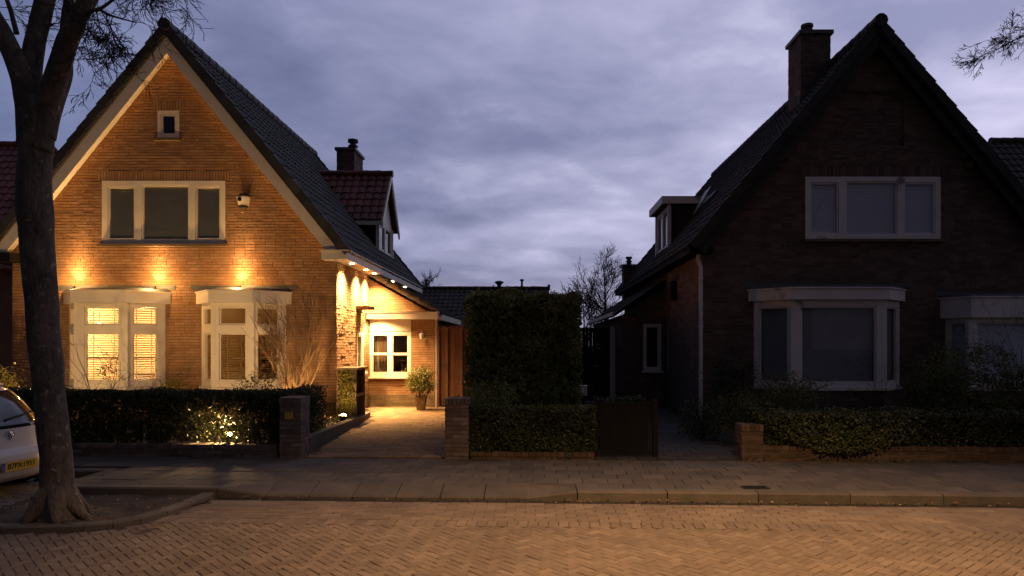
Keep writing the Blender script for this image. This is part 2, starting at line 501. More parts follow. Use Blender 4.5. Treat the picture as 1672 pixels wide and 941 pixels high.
def text_mesh(name, body, size, mat_, parent, M4, extrude=.001):
    cu = bpy.data.curves.new(name, 'FONT'); cu.body = body; cu.size = size; cu.align_x = 'CENTER'; cu.align_y = 'CENTER'; cu.extrude = extrude
    to = bpy.data.objects.new(name, cu); col.objects.link(to)
    dg = bpy.context.evaluated_depsgraph_get()
    me = bpy.data.meshes.new_from_object(to.evaluated_get(dg))
    bpy.data.objects.remove(to)
    me.materials.clear(); me.materials.append(mat_)
    me.transform(M4)
    o = bpy.data.objects.new(name, me); col.objects.link(o); o.parent = parent
    return o
# ------------------------------------------------------------------ camera
cd = bpy.data.cameras.new('camera'); cam = bpy.data.objects.new('camera', cd); col.objects.link(cam)
cam.location = (0, 0, 1.65); cam.rotation_euler = (R(90), 0, 0)
cd.sensor_width = 36; cd.lens = 25.19; cd.shift_x = -.0203; cd.shift_y = .0547
cd.clip_start = .05; cd.clip_end = 2000
scene.camera = cam
scene.view_settings.view_transform = 'Standard'; scene.view_settings.look = 'None'
scene.view_settings.exposure = 0; scene.view_settings.gamma = 1
scene.cycles.use_denoising = True
scene.cycles.max_bounces = 6; scene.cycles.transparent_max_bounces = 16
scene.cycles.sample_clamp_indirect = 3.0
scene.cycles.caustics_reflective = False; scene.cycles.caustics_refractive = False

# ------------------------------------------------------------------ world: Nishita dusk sky behind a broken cloud deck
w = bpy.data.worlds.new('World'); scene.world = w; w.use_nodes = True
nt = w.node_tree; N = nt.nodes; L = nt.links
bg = N['Background']; bg.inputs['Strength'].default_value = 1.0
def nd(t, **k):
    n = N.new(t)
    for a, b in k.items(): setattr(n, a, b)
    return n
def math_(op, a, b=None, clamp=False):
    n = nd('ShaderNodeMath', operation=op, use_clamp=clamp)
    for i, x in enumerate((a, b)):
        if x is None: continue
        if isinstance(x, (int, float)): n.inputs[i].default_value = x
        else: L.new(x, n.inputs[i])
    return n.outputs[0]
def mixc(f, a, b, bt='MIX'):
    n = nd('ShaderNodeMix', data_type='RGBA', blend_type=bt)
    for i, x in ((0, f), (6, a), (7, b)):
        if isinstance(x, (int, float)): n.inputs[i].default_value = x
        elif isinstance(x, tuple): n.inputs[i].default_value = (*x, 1)
        else: L.new(x, n.inputs[i])
    return n.outputs[2]
def ramp(f, *st):
    n = nd('ShaderNodeValToRGB'); e = n.color_ramp.elements
    while len(e) < len(st): e.new(.5)
    for i, (p, c) in enumerate(st): e[i].position = p; e[i].color = (*c, 1)
    L.new(f, n.inputs['Fac']); return n.outputs['Color']
sky = nd('ShaderNodeTexSky', sky_type='NISHITA', sun_disc=False)
sky.sun_elevation = R(1.0); sky.sun_rotation = R(35); sky.altitude = 0; sky.air_density = 1.2; sky.dust_density = .6; sky.ozone_density = 3
tc = nd('ShaderNodeTexCoord'); sx = nd('ShaderNodeSeparateXYZ'); L.new(tc.outputs['Generated'], sx.inputs[0])
zc = math_('ADD', math_('MAXIMUM', sx.outputs['Z'], 0.0), .16)
cx = nd('ShaderNodeCombineXYZ')
L.new(math_('DIVIDE', sx.outputs['X'], zc), cx.inputs[0]); L.new(math_('DIVIDE', sx.outputs['Y'], zc), cx.inputs[1])
def wnoise(scale, det, rough, off, stretch=(1, 1, 1), dist=0):
    mp = nd('ShaderNodeMapping'); mp.inputs['Location'].default_value = off; mp.inputs['Scale'].default_value = stretch
    L.new(cx.outputs[0], mp.inputs['Vector'])
    n = nd('ShaderNodeTexNoise'); n.inputs['Scale'].default_value = scale; n.inputs['Detail'].default_value = det
    n.inputs['Roughness'].default_value = rough; n.inputs['Distortion'].default_value = dist
    L.new(mp.outputs[0], n.inputs['Vector']); return n.outputs['Fac']
n1 = wnoise(.95, 6, .52, (5.1, 2.7, 0), (1, 1.0, 1), .30)
n2 = wnoise(2.7, 6, .52, (9.3, 4.2, 0), (1, 1.05, 1), .25)
# azimuth: dim towards the left, brighter towards the right where the sun went down
az = math_('ADD', math_('MULTIPLY', sx.outputs['X'], .75), .46, True)
base = mixc(az, (.115, .150, .300), (.61, .61, .88))
cl = math_('ADD', math_('MULTIPLY', n1, .62), math_('MULTIPLY', n2, .38))
dens = ramp(cl, (.38, (0.0, 0.0, 0.0)), (.46, (.30, .30, .30)), (.54, (.62, .62, .62)), (.63, (1, 1, 1)))
shade = mixc(dens, mixc(1.0, base, (.68, .70, .76), 'MULTIPLY'), mixc(1.0, base, (1.50, 1.42, 1.32), 'MULTIPLY'))
# thin bright breaks, only on the brighter side
br = ramp(n2, (.57, (0, 0, 0)), (.70, (1, 1, 1)))
brf = math_('MULTIPLY', math_('MULTIPLY', br, math_('MULTIPLY', az, az)), .75)
shade = mixc(brf, shade, (.78, .78, 1.0))
# pinkish haze low down
hz = math_('POWER', math_('SUBTRACT', 1.0, math_('MAXIMUM', sx.outputs['Z'], 0.0), True), 9.0)
shade = mixc(math_('MULTIPLY', hz, .5), shade, mixc(az, (.16, .175, .28), (.60, .50, .58)))
gl = ramp(wnoise(1.5, 4, .5, (1.0, 8.0, 0), (.35, 1.6, 1)), (.55, (0, 0, 0)), (.68, (1, 1, 1)))
shade = mixc(math_('MULTIPLY', math_('MULTIPLY', gl, math_('POWER', hz, 2.5)), .65), shade, (.50, .40, .44))
# the sky away from the sunset is darker
back = math_('POWER', math_('ADD', math_('MULTIPLY', sx.outputs['Y'], .62), math_('ADD', math_('MULTIPLY', sx.outputs['Z'], .16), .44), True), 2.0)
shade = mixc(1.0, shade, mixc(back, (.145, .138, .136), (1, 1, 1)), 'MULTIPLY')
skyc = nd('ShaderNodeVectorMath', operation='SCALE'); L.new(sky.outputs[0], skyc.inputs[0]); skyc.inputs['Scale'].default_value = .10
gap = math_('MULTIPLY', math_('SUBTRACT', 1.0, dens, True), .12)
L.new(mixc(gap, shade, skyc.outputs[0]), bg.inputs['Color'])
WORLD_BG = bg

sl = bpy.data.lights.new('sun', 'SUN'); sl.energy = .03; sl.angle = R(25); sl.color = (1, .85, .75)
so = bpy.data.objects.new('sun', sl); col.objects.link(so); so.rotation_euler = (R(86), 0, R(-35 + 180)); so.location = (0, 0, 30)

# ------------------------------------------------------------------ ground, road, pavement
TK = -.045
Yk = lambda x: 8.05 + TK * x          # kerb face
Yw = lambda x: 10.25 - .042 * x       # front of the garden walls
g = MB(); g.poly([(-300, -200, -.16), (300, -200, -.16), (300, 600, -.16), (-300, 600, -.16)])
props(g.build('ground', M_ground), kind='structure')
g = MB(); g.poly([(-40, -6, -.109), (40, -6, -.109), (40, Yk(40) - .165, -.109), (-40, Yk(-40) - .165, -.109)])
g.poly([(-40, Yk(-40) - .164, -.115), (40, Yk(40) - .164, -.115), (40, Yk(40) + .02, -.115), (-40, Yk(-40) + .02, -.115)], 1)
g.poly([(-12, 7.9, -.117), (-5.6, 7.9, -.117), (-5.6, 9.36, -.117), (-12, 9.36, -.117)])
props(g.build('road_bed', [M_joint, M_soil]), kind='structure')

isl = [(-12.0, 6.63), (-4.93, 6.64), (-4.2, 6.70), (-3.97, 6.78), (-3.82, 6.98), (-3.72, 7.3), (-3.66, 7.7), (-3.64, 8.2)]   # outer kerb of the tree island
def inside_isl(x, y):
    if x > -3.62: return False
    for (a, b) in zip(isl, isl[1:]):
        if a[0] <= x <= b[0]:
            t = (x - a[0]) / (b[0] - a[0] + 1e-9)
            return y > a[1] + (b[1] - a[1]) * t - .06
    return y > 6.6 and x < -3.6
road = MB()
def paving_brick(mb, cx_, cy_, hx, hy, ang, z, m=0, j=.0028, hgt=.03, tilt=.010, bev=.006):
    c, s = math.cos(ang), math.sin(ang)
    dz = rnd.uniform(-.0025, .0025) + .0025 * noise.noise(V((cx_ * .7, cy_ * .9, 3))); ta, tb = rnd.uniform(-tilt, tilt), rnd.uniform(-tilt, tilt)
    hx -= j; hy -= j
    def P(x, y, d): return (cx_ + x * c - y * s, cy_ + x * s + y * c, z + d + dz + x * ta + y * tb)
    t = [P(-hx + bev, -hy + bev, 0), P(hx - bev, -hy + bev, 0), P(hx - bev, hy - bev, 0), P(-hx + bev, hy - bev, 0)]
    b = [P(-hx, -hy, -bev * .8), P(hx, -hy, -bev * .8), P(hx, hy, -bev * .8), P(-hx, hy, -bev * .8)]
    l = [P(-hx, -hy, -hgt), P(hx, -hy, -hgt), P(hx, hy, -hgt), P(-hx, hy, -hgt)]
    fs = [(0, 1, 2, 3)] + [(k, 4 + k, 4 + (k + 1) % 4, (k + 1) % 4) for k in range(4)] + [(4 + k, 8 + k, 8 + (k + 1) % 4, 4 + (k + 1) % 4) for k in range(4)]
    mb.faces(t + b + l, fs, m)
BAND = lambda x: Yk(x) - 1.10
wb = .074
sa = math.atan(TK)
A45 = R(45) + sa
ca, sn_ = math.cos(A45), math.sin(A45)
for i in range(-262, 262):
    for j in range(-262, 262):
        k = (i - j) % 4
        if k == 0: lx, ly, a = (i + 1) * wb, (j + .5) * wb, A45
        elif k == 3: lx, ly, a = (i + .5) * wb, (j + 1) * wb, A45 + R(90)
        else: continue
        x = lx * ca - ly * sn_; y = lx * sn_ + ly * ca + 4
        if x < -11 or x > 11 or y < 2.2 or y > BAND(x) - .05 or inside_isl(x, y): continue
        paving_brick(road, x, y, wb, wb / 2, a, -.10)
# one header course, then a strip laid along the kerb
x = -11.0
while x < 11:
    if not inside_isl(x, BAND(x) + .03): paving_brick(road, x, BAND(x) + .03, .05, .1, sa, -.10)
    x += .1
y = .15; k = 0
while y < .90:
    x = -11.0 + (k % 2) * .105
    while x < 11:
        yy = BAND(x) + y + .04
        if not inside_isl(x, yy): paving_brick(road, x, yy, .105, .05, sa, -.10 - .012 * max(0, (y - .8) / .27))
        x += .21
    y += .1; k += 1
y = 7.22; k = 0
while y < 9.34:
    x = -11.0 + (k % 2) * .105
    while x < -5.7: paving_brick(road, x, y, .105, .0525, 0, -.10); x += .21
    y += .105; k += 1
props(road.build('road', M_clinker), kind='structure')

# kerb stones and dropped kerb
kb = MB()
BAYX = -5.6; BAYY = 9.35
def kstone(x0, x1, d0, d1, f0, f1, zb=-.16, topback=0.0, Yk=Yk):
    """front edge heights f0, f1; depth d0, d1"""
    g_ = .006
    x0 += g_; x1 -= g_
    j = rnd.uniform(-.003, .003)
    A = [(x0, Yk(x0) + j, f0), (x1, Yk(x1) + j, f1), (x1, Yk(x1) + d1, topback), (x0, Yk(x0) + d0, topback)]
    bv = .018
    A2 = [(x0, Yk(x0) + j + bv, f0 + (0 - 0)), (x1, Yk(x1) + j + bv, f1)]
    vs = [A2[0], A2[1], A[2], A[3],
          (x0, Yk(x0) + j, f0 - bv), (x1, Yk(x1) + j, f1 - bv),
          (x0, Yk(x0) + j, zb), (x1, Yk(x1) + j, zb), (x1, Yk(x1) + d1, zb), (x0, Yk(x0) + d0, zb)]
    kb.faces(vs, [(0, 1, 2, 3), (4, 5, 1, 0), (6, 7, 5, 4), (7, 8, 2, 1, 5), (9, 6, 4, 0, 3), (8, 9, 3, 2)])
x = -12.6
while x < BAYX - .05: kstone(x, min(x + 1.0, BAYX), .16, .16, 0, 0, Yk=lambda q: BAYY); x += 1.0
kb.box(BAYX + .004, BAYX + .15, Yk(BAYX) + .17, BAYY + .16, -.16, -.002)
kstone(BAYX, -4.6, .16, .16, 0, 0); kstone(-4.6, -3.62, .16, .16, 0, 0)
kstone(-3.62, -3.05, .2, .42, 0, -.07)
x = -3.05
while x < -.30: kstone(x, x + .5, .42, .42, -.07, -.07); x += .5
kstone(-.05, .5, .42, .2, -.07, 0)
x = .5
while x < 12: kstone(x, x + 1.0, .16, .16, 0, 0); x += 1.0
kstone(-.05 - .001, -.05, .42, .42, -.07, -.07)
props(kb.build('kerb', M_kerb), kind='structure')

pv = MB()
pv.poly([(-40, BAYY + .05, -.022), (BAYX, BAYY + .05, -.022), (BAYX, Yw(BAYX) + .3, -.022), (-40, Yw(-40) + .3, -.022)], 1)
for (xa, xb, d) in ((BAYX + .02, -3.62, .05), (-3.62, .5, .425), (.5, 40, .05)):
    pv.poly([(xa, Yk(xa) + d, -.022), (xb, Yk(xb) + d, -.022), (xb, Yw(xb) + .3, -.022), (xa, Yw(xa) + .3, -.022)], 1)
for (q0, q1, d0, d1) in ((-3.93, -3.62, .163, .163), (-3.62, -3.05, .205, .425), (-.05, .5, .425, .205), (.5, .81, .163, .163)):
    pv.poly([(q0 + .004, Yk(q0) + d0, -.001), (q1 - .004, Yk(q1) + d1, -.001), (q1 - .004, Yk(q1) + .462, -.001), (q0 + .004, Yk(q0) + .462, -.001)], 0)
y = .165; k = 0
while y < 2.45:
    x = -12.0 + (k % 2) * .15
    while x < 12:
        xc, yc = x, y + .15
        hid = y < .2 and -3.78 < x < .66
        top = Yw(xc) - .01
        Y0 = Yk(xc) + yc
        if xc < BAYX + .15 and Y0 < BAYY + .31: hid = True
        if not hid and Y0 - .15 < top:
            hy = .15
            y1 = min(Y0 + .15, top); y0_ = Y0 - .15
            if -3.2 < x < .10 and y < .5: y0_ = Yk(xc) + .43
            if y1 - y0_ > .04:
                paving_brick(pv, xc, (y0_ + y1) / 2, .15, (y1 - y0_) / 2, sa, 0, 0, .003, .04, .006, .004)
        x += .30
    y += .30; k += 1
props(pv.build('pavement', [M_slab, M_joint]), kind='structure')

# tree island: kerb + earth
ik = MB()
pts = [V((a, b, 0)) for a, b in isl]
for k in range(len(pts) - 1):
    a, b = pts[k], pts[k + 1]
    n_ = max(1, round((b - a).length / .95))
    for q in range(n_):
        p = a + (b - a) * (q / n_); p2 = a + (b - a) * ((q + 1) / n_)
        d = (p2 - p).normalized(); nn = V((-d.y, d.x, 0)); e = d * (.005 if n_ > 1 or q == 0 else 0)
        p = p + e; p2 = p2 - e
        zt = -.045 + rnd.uniform(-.004, .004)
        bz = .015
        vs = [p + V((0, 0, -.16)), p2 + V((0, 0, -.16)), p + V((0, 0, zt - bz)), p2 + V((0, 0, zt - bz)), p + nn * bz + V((0, 0, zt)), p2 + nn * bz + V((0, 0, zt)), p + nn * .13 + V((0, 0, zt)), p2 + nn * .13 + V((0, 0, zt)), p + nn * .13 + V((0, 0, -.16)), p2 + nn * .13 + V((0, 0, -.16))]
        ik.faces(vs, [(0, 1, 3, 2), (2, 3, 5, 4), (4, 5, 7, 6), (6, 7, 9, 8), (0, 2, 4, 6, 8), (1, 9, 7, 5, 3)])
props(ik.build('tree_bed_kerb', M_kerb), kind='structure')
es = MB(); nx, ny = 90, 26
vs = []
for i in range(nx + 1):
    for j in range(ny + 1):
        x = -12 + (8.40) * i / nx; y0_ = 6.7
        for (a, b) in zip(isl, isl[1:]):
            if a[0] <= x <= b[0]: y0_ = a[1] + (b[1] - a[1]) * (x - a[0]) / (b[0] - a[0]) + .05
        if x > isl[-1][0]: y0_ = 7.9
        y = y0_ + ((Yk(x) + .01 if x > -5.6 else 7.17) - y0_) * j / ny
        q = V((x, y, 0)); dt = (q - V((-4.64, 7.0, 0))).length
        z = -.085 + .03 * noise.noise(q * 2.3) + .018 * noise.noise(q * 8) + .05 * math.exp(-(dt / .40) ** 2)
        vs.append((x, y, z))
fs = [(i * (ny + 1) + j, (i + 1) * (ny + 1) + j, (i + 1) * (ny + 1) + j + 1, i * (ny + 1) + j + 1) for i in range(nx) for j in range(ny)]
es.faces(vs, fs)
props(es.build('tree_bed_earth', M_earth, smooth=True), kind='structure')

gs = MB(); gs.poly([(-40, Yw(-40) + .1, -.012), (40, Yw(40) + .1, -.012), (40, 60, -.012), (-40, 60, -.012)])
props(gs.build('garden_soil', M_soil), kind='structure')

dv = MB()
dl = lambda y: -3.30 - .055 * (y - 10.5) if y < 16 else -3.60 - .25 * (y - 16)
dr = lambda y: -1.24 - .045 * (y - 10.3)
dv.poly([(dl(10.3), 10.35, -.008), (dr(10.3), 10.28, -.008), (dr(18.9), 18.9, -.008), (-4.3, 18.9, -.008), (dl(16), 16, -.008)], 1)
y = 10.42; k = 0
while y < 18.7:
    x = dl(y) + rnd.uniform(0, .1)
    if k % 2: x -= .105
    while x < dr(y) + .1:
        if x > dl(y) - .02: paving_brick(dv, x, y, .105, .0525, R(-1.5), .018, 0, .004, .03, .02, .007)
        x += .21
    y += .105; k += 1
props(dv.build('driveway', [M_paver, M_joint]), kind='structure')
pt = MB()
y = 10.35; k = 0
pt.poly([(.92, 10.25, -.006), (3.0, 10.15, -.006), (3.4, 19.2, -.006), (1.0, 19.2, -.006)], 1)
while y < 19:
    x = 1.05
    while x < 2.95 + (y - 10) * .03:
        paving_brick(pt, x + (k % 2) * .15, y, .15, .15, 0, .008, 0, .004, .03, .008, .004); x += .3
    y += .3; k += 1
props(pt.build('side_path', [M_pathslab, M_joint]), kind='structure')
lt = MB()
for k in range(230):
    x = rnd.uniform(-6, 9)
    y = Yk(x) - abs(rnd.gauss(0, .07)) - .02
    if -3 < x < -.1 and rnd.random() < .8: continue
    leaf(lt, V((x, y, -.085 + rnd.uniform(0, .008))), .035, V((0, 0, 2.5)), 0, .6)
for k in range(260):
    x = rnd.uniform(-7, -3.8); y = rnd.uniform(6.85, 8.1)
    leaf(lt, V((x, y, -.05 + rnd.uniform(0, .01))), .035, V((0, 0, 2.5)), 0, .6)
props(lt.build('fallen_leaves', M_lead_leaf), kind='stuff')

# ================================================================== LEFT HOUSE
FY = 15.6; AX = -7.80; AZ = 8.40; SL = 1.238; EX = -3.94; EZ = 3.62
lh = thing('brick_house', 'yellow-brown brick house with steep gable and warm lamps washing its front wall', 'house', (AX, FY, 0))
LX = -11.32
fw = MB()
hol = [(3.15, 3.63, 6.12, 6.73), (1.95, 4.63, 3.82, 5.20), (1.27, 3.27, .74, 2.5), (4.16, 5.90, .74, 2.5)]
sold = [(3.05, 3.73, 6.73, 6.95), (1.85, 4.73, 5.20, 5.42)]
brickwall(fw, (LX, FY, 0), (1, 0, 0), (0, -1, 0), [(0, 0), (7.04, 0), (7.04, 3.85), (3.52, 8.21), (0, 3.85)], hol, sold, prot=.011, rough=.0035)
# long side wall along the driveway
SW = -4.28
brickwall(fw, (SW, FY + .001, 0), (0, 1, 0), (1, 0, 0), [(0, 0), (9.8, 0), (9.8, 3.84), (0, 3.84)], [(1.85, 2.5, .95, 1.95)], [], brng=(0, 3.3), prot=.009, rough=.006)
fw.poly([(LX, FY, 0), (LX, 25.4, 0), (LX, 25.4, 3.85), (LX, FY, 3.85)], 1)
fw.poly([(LX, 25.4, 0), (SW, 25.4, 0), (SW, 25.4, 3.85), (AX, 25.4, 8.2), (LX, 25.4, 3.85)], 1)
fw.build('wall', [M_mortar, M_brick], lh)
pl = MB()
brickwall(pl, (LX, FY - .02, 0), (1, 0, 0), (0, -1, 0), [(0, 0), (7.045, 0), (7.045, .375), (0, .375)], [], mo=0, br=1)
brickwall(pl, (SW + .02, FY - .02, 0), (0, 1, 0), (1, 0, 0), [(0, 0), (3.1, 0), (3.1, .375), (0, .375)], [], mo=0, br=1)
pl.build('plinth', [M_mortarD, M_plinth], lh)

def roof_pair(mb, ax, az, ex, ez, y0, y1, m=0, tw=.225, vm=0):
    dx = abs(ex - ax); S = math.hypot(dx, az - ez)
    for sgn in (1, -1):
        O = V((ax + sgn * dx, y0, ez)); Vv = V((-sgn * dx, 0, az - ez)).normalized(); U = V((0, 1, 0))
        Nn = V((sgn * (az - ez), 0, dx)).normalized()
        tiles(mb, O, U, Vv, y1 - y0, S, tw=tw, m=m)
        mb.obox(O - Nn * .10 + V((0, .03, 0)), V((0, y1 - y0 - .06, 0)), Vv * (S - .02), Nn * .06, m)
        verge(mb, O + V((0, -.07, 0)), Vv, Nn, (0, .10, 0), S, m=m)
        verge(mb, O + V((0, y1 - y0 - .03, 0)), Vv, Nn, (0, .10, 0), S, m=m)
    return S
rf = MB()
roof_pair(rf, AX, AZ, EX, EZ, FY - .35, 25.5)
rfo = rf.build('roof', M_tile, lh)
rc = MB(); ridge_caps(rc, (AX, FY - .46, AZ + .02), (AX, 25.6, AZ + .02), .13)
rc.build('ridge_cap', M_tile, rfo)

def barges(ax, az, ex, ez, y, sgns, mat_, root, d0=.115, d1=.35, thick=.035, soffit=None):
    dx = abs(ex - ax); S = math.hypot(dx, az - ez)
    for sgn in sgns:
        Vv = V((-sgn * dx, 0, az - ez)).normalized(); Nn = V((sgn * (az - ez), 0, dx)).normalized()
        A = V((ax, y, az))      # apex
        E = V((ax + sgn * dx, y, ez))
        # board: from eave to apex mitred on the centre line
        def at(d, end):
            p = E - Nn * d
            if end == 0: return p
            t = (ax - p.x) / Vv.x
            return p + Vv * t
        b = MB()
        q = [at(d1, 0), at(d1, 1), at(d0, 1), at(d0, 0)]
        th = V((0, thick, 0))
        vs = q + [p + th for p in q]
        b.faces(vs, [(0, 1, 2, 3), (7, 6, 5, 4), (0, 4, 5, 1), (2, 6, 7, 3), (0, 3, 7, 4)])
        o = b.build('bargeboard', mat_, root)
        if soffit:
            s = MB(); q = [at(d0 + .12, 0), at(d0 + .12, 1)]
            s.faces([q[0] + th, q[1] + th, q[1] + V((0, soffit, 0)), q[0] + V((0, soffit, 0))], [(0, 1, 2, 3)])
            s.build('soffit', mat_, o)
barges(AX, AZ, EX, EZ, FY - .34, (1, -1), M_white, lh, soffit=.36)
def light_strip(ax, az, ex, ez, y, root):
    dx = abs(ex - ax); S = math.hypot(dx, az - ez)
    for sgn in (1, -1):
        Vv = V((-sgn * dx, 0, az - ez)).normalized(); Nn = V((sgn * (az - ez), 0, dx)).normalized()
        p = V((ax + sgn * dx, y, ez)) - Nn * .246
        t = (ax - p.x) / Vv.x
        m = MB(); m.obox(p + Vv * .3, Vv * (t - .32), V((0, .022, 0)), Nn * .008); m.build('light_strip', M_strip, root)
light_strip(AX, AZ, EX, EZ, FY - .29, lh)
# box gutter, returned round the front corner
gt = MB()
gt.box(-4.49, -3.93, 15.2, 15.62, 3.45, 3.62)
gt.box(-4.27, -3.93, 15.625, 25.5, 3.45, 3.62)
gt.box(-4.52, -3.90, 15.17, 15.623, 3.622, 3.65)
gt.box(-4.0, -3.90, 15.626, 25.5, 3.622, 3.65)
gto = gt.build('gutter', M_white, lh)
gl_ = MB(); gl_.box(-11.7, -11.1, 15.2, 15.62, 3.40, 3.60); gl_.box(-11.66, -11.33, 15.625, 25.4, 3.40, 3.60)
gl_.build('gutter', M_dark, lh)
for yy in (16.0, 17.35, 18.25, 20.6, 22.6):
    d = MB(); d.lathe([(.001, 0), (.045, 0), (.045, -.012), (.001, -.012)], (-4.04, yy, 3.449), 14)
    d.build('downlight', M_glowS, lh)

def window(root, O, U, n, w, h, lights, fm, gm, blind=None, bmat=None, dep=.075, sill=None, back=.045, bdist=.065, rim=.035, brange=None):
    f = MB(); frame(f, O, U, n, w, h, lights, dep, 0, rim)
    fo = f.build('window', fm, root)
    p = MB(); panes(p, O, U, n, [(a + rim * .8, b - rim * .8, c + rim * .8, d - rim * .8) for a, b, c, d in lights], back); p.build('pane', gm, fo)
    Ov, Uv, nv = V(O), V(U).normalized(), V(n).normalized()
    if blind == 'closed':
        for q, (a, b, c, d) in enumerate(lights):
            bm = MB(); zz = c + (brange[q] if brange else 0)
            while zz < d:
                h_ = .049; sg = rnd.uniform(-.0015, .0015)
                P = lambda x, z, e: Ov + Uv * x + V((0, 0, z)) - nv * (bdist + e + sg)
                bm.poly([P(a, zz, 0), P(b, zz, 0), P(b, min(d, zz + h_), .026), P(a, min(d, zz + h_), .026)], 0)
                zz += .047
            bm.build('blind', bmat, fo)
        k = MB(); P = lambda x, z: Ov + Uv * x + V((0, 0, z)) - nv * (bdist + .12)
        k.poly([P(0, 0), P(w, 0), P(w, h), P(0, h)]); k.build('dark_interior', M_dark, fo)
    if sill:
        s = MB(); s.obox(Ov - Uv * .05 - V((0, 0, sill)) - nv * .06, Uv * (w + .1), nv * .16, V((0, 0, sill - .004)))
        s.build('sill', M_plinth if sill > .05 else fm, fo)
    return fo
# attic window and upper window of the lit house
window(lh, (-8.17, FY - .01, 6.12), (1, 0, 0), (0, -1, 0), .48, .61, [(.075, .405, .085, .535)], M_white, M_glassD, 'closed', M_dark, sill=.06)
window(lh, (-9.37, FY - .02, 3.82), (1, 0, 0), (0, -1, 0), 2.68, 1.38, [(.12, .72, .10, 1.26), (.86, 1.90, .08, 1.29), (2.03, 2.58, .10, 1.26)], M_white, M_glass, 'closed', M_blind, sill=.055, brange=(.06, 0, 0))
sw = window(lh, (SW + .005, FY + 1.85, .95), (0, 1, 0), (1, 0, 0), .65, 1.0, [(.08, .57, .08, .92)], M_white, M_glassD, 'closed', M_furn, sill=.05)

# lit rooms behind the bays
for (x0, x1, tag_) in ((-10.9, -7.72, 0), (-7.66, -4.45, 1)):
    r = MB(); y0, y1, z0, z1 = FY + .13, 19.4, .03, 2.62
    r.poly([(x0, y1, z0), (x1, y1, z0), (x1, y1, z1), (x0, y1, z1)]); r.poly([(x0, y0, z0), (x0, y1, z0), (x0, y1, z1), (x0, y0, z1)])
    r.poly([(x1, y0, z0), (x1, y1, z0), (x1, y1, z1), (x1, y0, z1)]); r.poly([(x0, y0, z1), (x1, y0, z1), (x1, y1, z1), (x0, y1, z1)])
    r.poly([(x0, y0, z0), (x1, y0, z0), (x1, y1, z0), (x0, y1, z0)], 1)
    h0 = [(hol[2][0] + LX, hol[2][1] + LX), (hol[3][0] + LX, hol[3][1] + LX)][tag_]
    for q in rect_sub((x0, x1, z0, z1), [(h0[0], h0[1], .74, 2.5)]):
        r.poly([(q[0], y0, q[2]), (q[1], y0, q[2]), (q[1], y0, q[3]), (q[0], y0, q[3])])
    r.build('room', [M_room, M_furn], lh)

def bay(root, xL, xl, xr, xR, Ywl, Yf, zb, zt, faces, fm, gm, brick, cor=.24, over=.11, blindfn=None, lead=True):
    """canted bay: faces = three lists of lights (left, front, right)"""
    P = [V((xL, Ywl, zb)), V((xl, Yf, zb)), V((xr, Yf, zb)), V((xR, Ywl, zb))]
    f = MB(); pn = MB(); bl = []
    for k in range(3):
        U = (P[k + 1] - P[k]); wd = U.length; U.normalize(); n = V((U.y, -U.x, 0))
        lights = faces[k](wd) if callable(faces[k]) else faces[k]
        frame(f, P[k], U, n, wd, zt - zb, lights, .08, 0, .032)
        panes(pn, P[k], U, n, [(a + .024, b - .024, c + .024, d - .024) for a, b, c, d in lights], .045)
        bl.append((P[k], U, n, wd, lights))
    for k in (1, 2):   # round off the corner posts
        f.prism([(P[k].x - .045, P[k].y - .004), (P[k].x + .045, P[k].y - .004), (P[k].x + .06, P[k].y + .09), (P[k].x - .06, P[k].y + .09)], zb + .002, zt - .002)
    # projecting sill
    sill_plan = [(xL - .05, Ywl - .011), (xl - .03, Yf - .05), (xr + .03, Yf - .05), (xR + .05, Ywl - .011)]
    f.prism(sill_plan, zb - .055, zb - .002)
    fo = f.build('bay_window', fm, root)
    pn.build('pane', gm, fo)
    if blindfn: blindfn(bl, fo)
    c = MB(); o = over
    c.prism([(xL - o, Ywl - .012), (xl - o * .5, Yf - o), (xr + o * .5, Yf - o), (xR + o, Ywl - .012)], zt + .002, zt + cor)
    c.prism([(xL - o - .03, Ywl - .012), (xl - o * .5 - .015, Yf - o - .03), (xr + o * .5 + .015, Yf - o - .03), (xR + o + .03, Ywl - .012)], zt + cor + .001, zt + cor + .03)
    c.build('cornice', fm, fo)
    if lead:
        l = MB(); e = .02
        plan = [(xL - o - e, Ywl - .012), (xl - o * .5, Yf - o - e), (xr + o * .5, Yf - o - e), (xR + o + e, Ywl - .012)]
        top = [(p[0] * .93 + (xL + xR) / 2 * .07, Ywl - .012 - (Ywl - p[1]) * .5) for p in plan]
        z0, z1 = zt + cor + .033, zt + cor + .10
        vs = [(p[0], p[1], z0) for p in plan] + [(p[0], p[1], z1) for p in top]
        l.faces(vs, [(4, 5, 6, 7), (0, 1, 5, 4), (1, 2, 6, 5), (2, 3, 7, 6)])
        l.box(xL - .22, xR + .22, Ywl - .022, Ywl - .013, z1 - .02, z1 + .07)
        l.build('lead_roof', M_lead, fo)
    b = MB()
    for k in range(3):
        U = (P[k + 1] - P[k]); wd = U.length; U.normalize(); n = V((U.y, -U.x, 0))
        brickwall(b, V((P[k].x, P[k].y, 0)) - n * .015, U, n, [(0, 0), (wd, 0), (wd, zb - .06), (0, zb - .06)])
    b.build('bay_base', brick, fo)
    return fo
def lit_lights(m0, m1):
    def fn(wd): return [(m0, wd - m1, .13, 1.14), (m0, wd - m1, 1.31, 1.69)]
    return fn
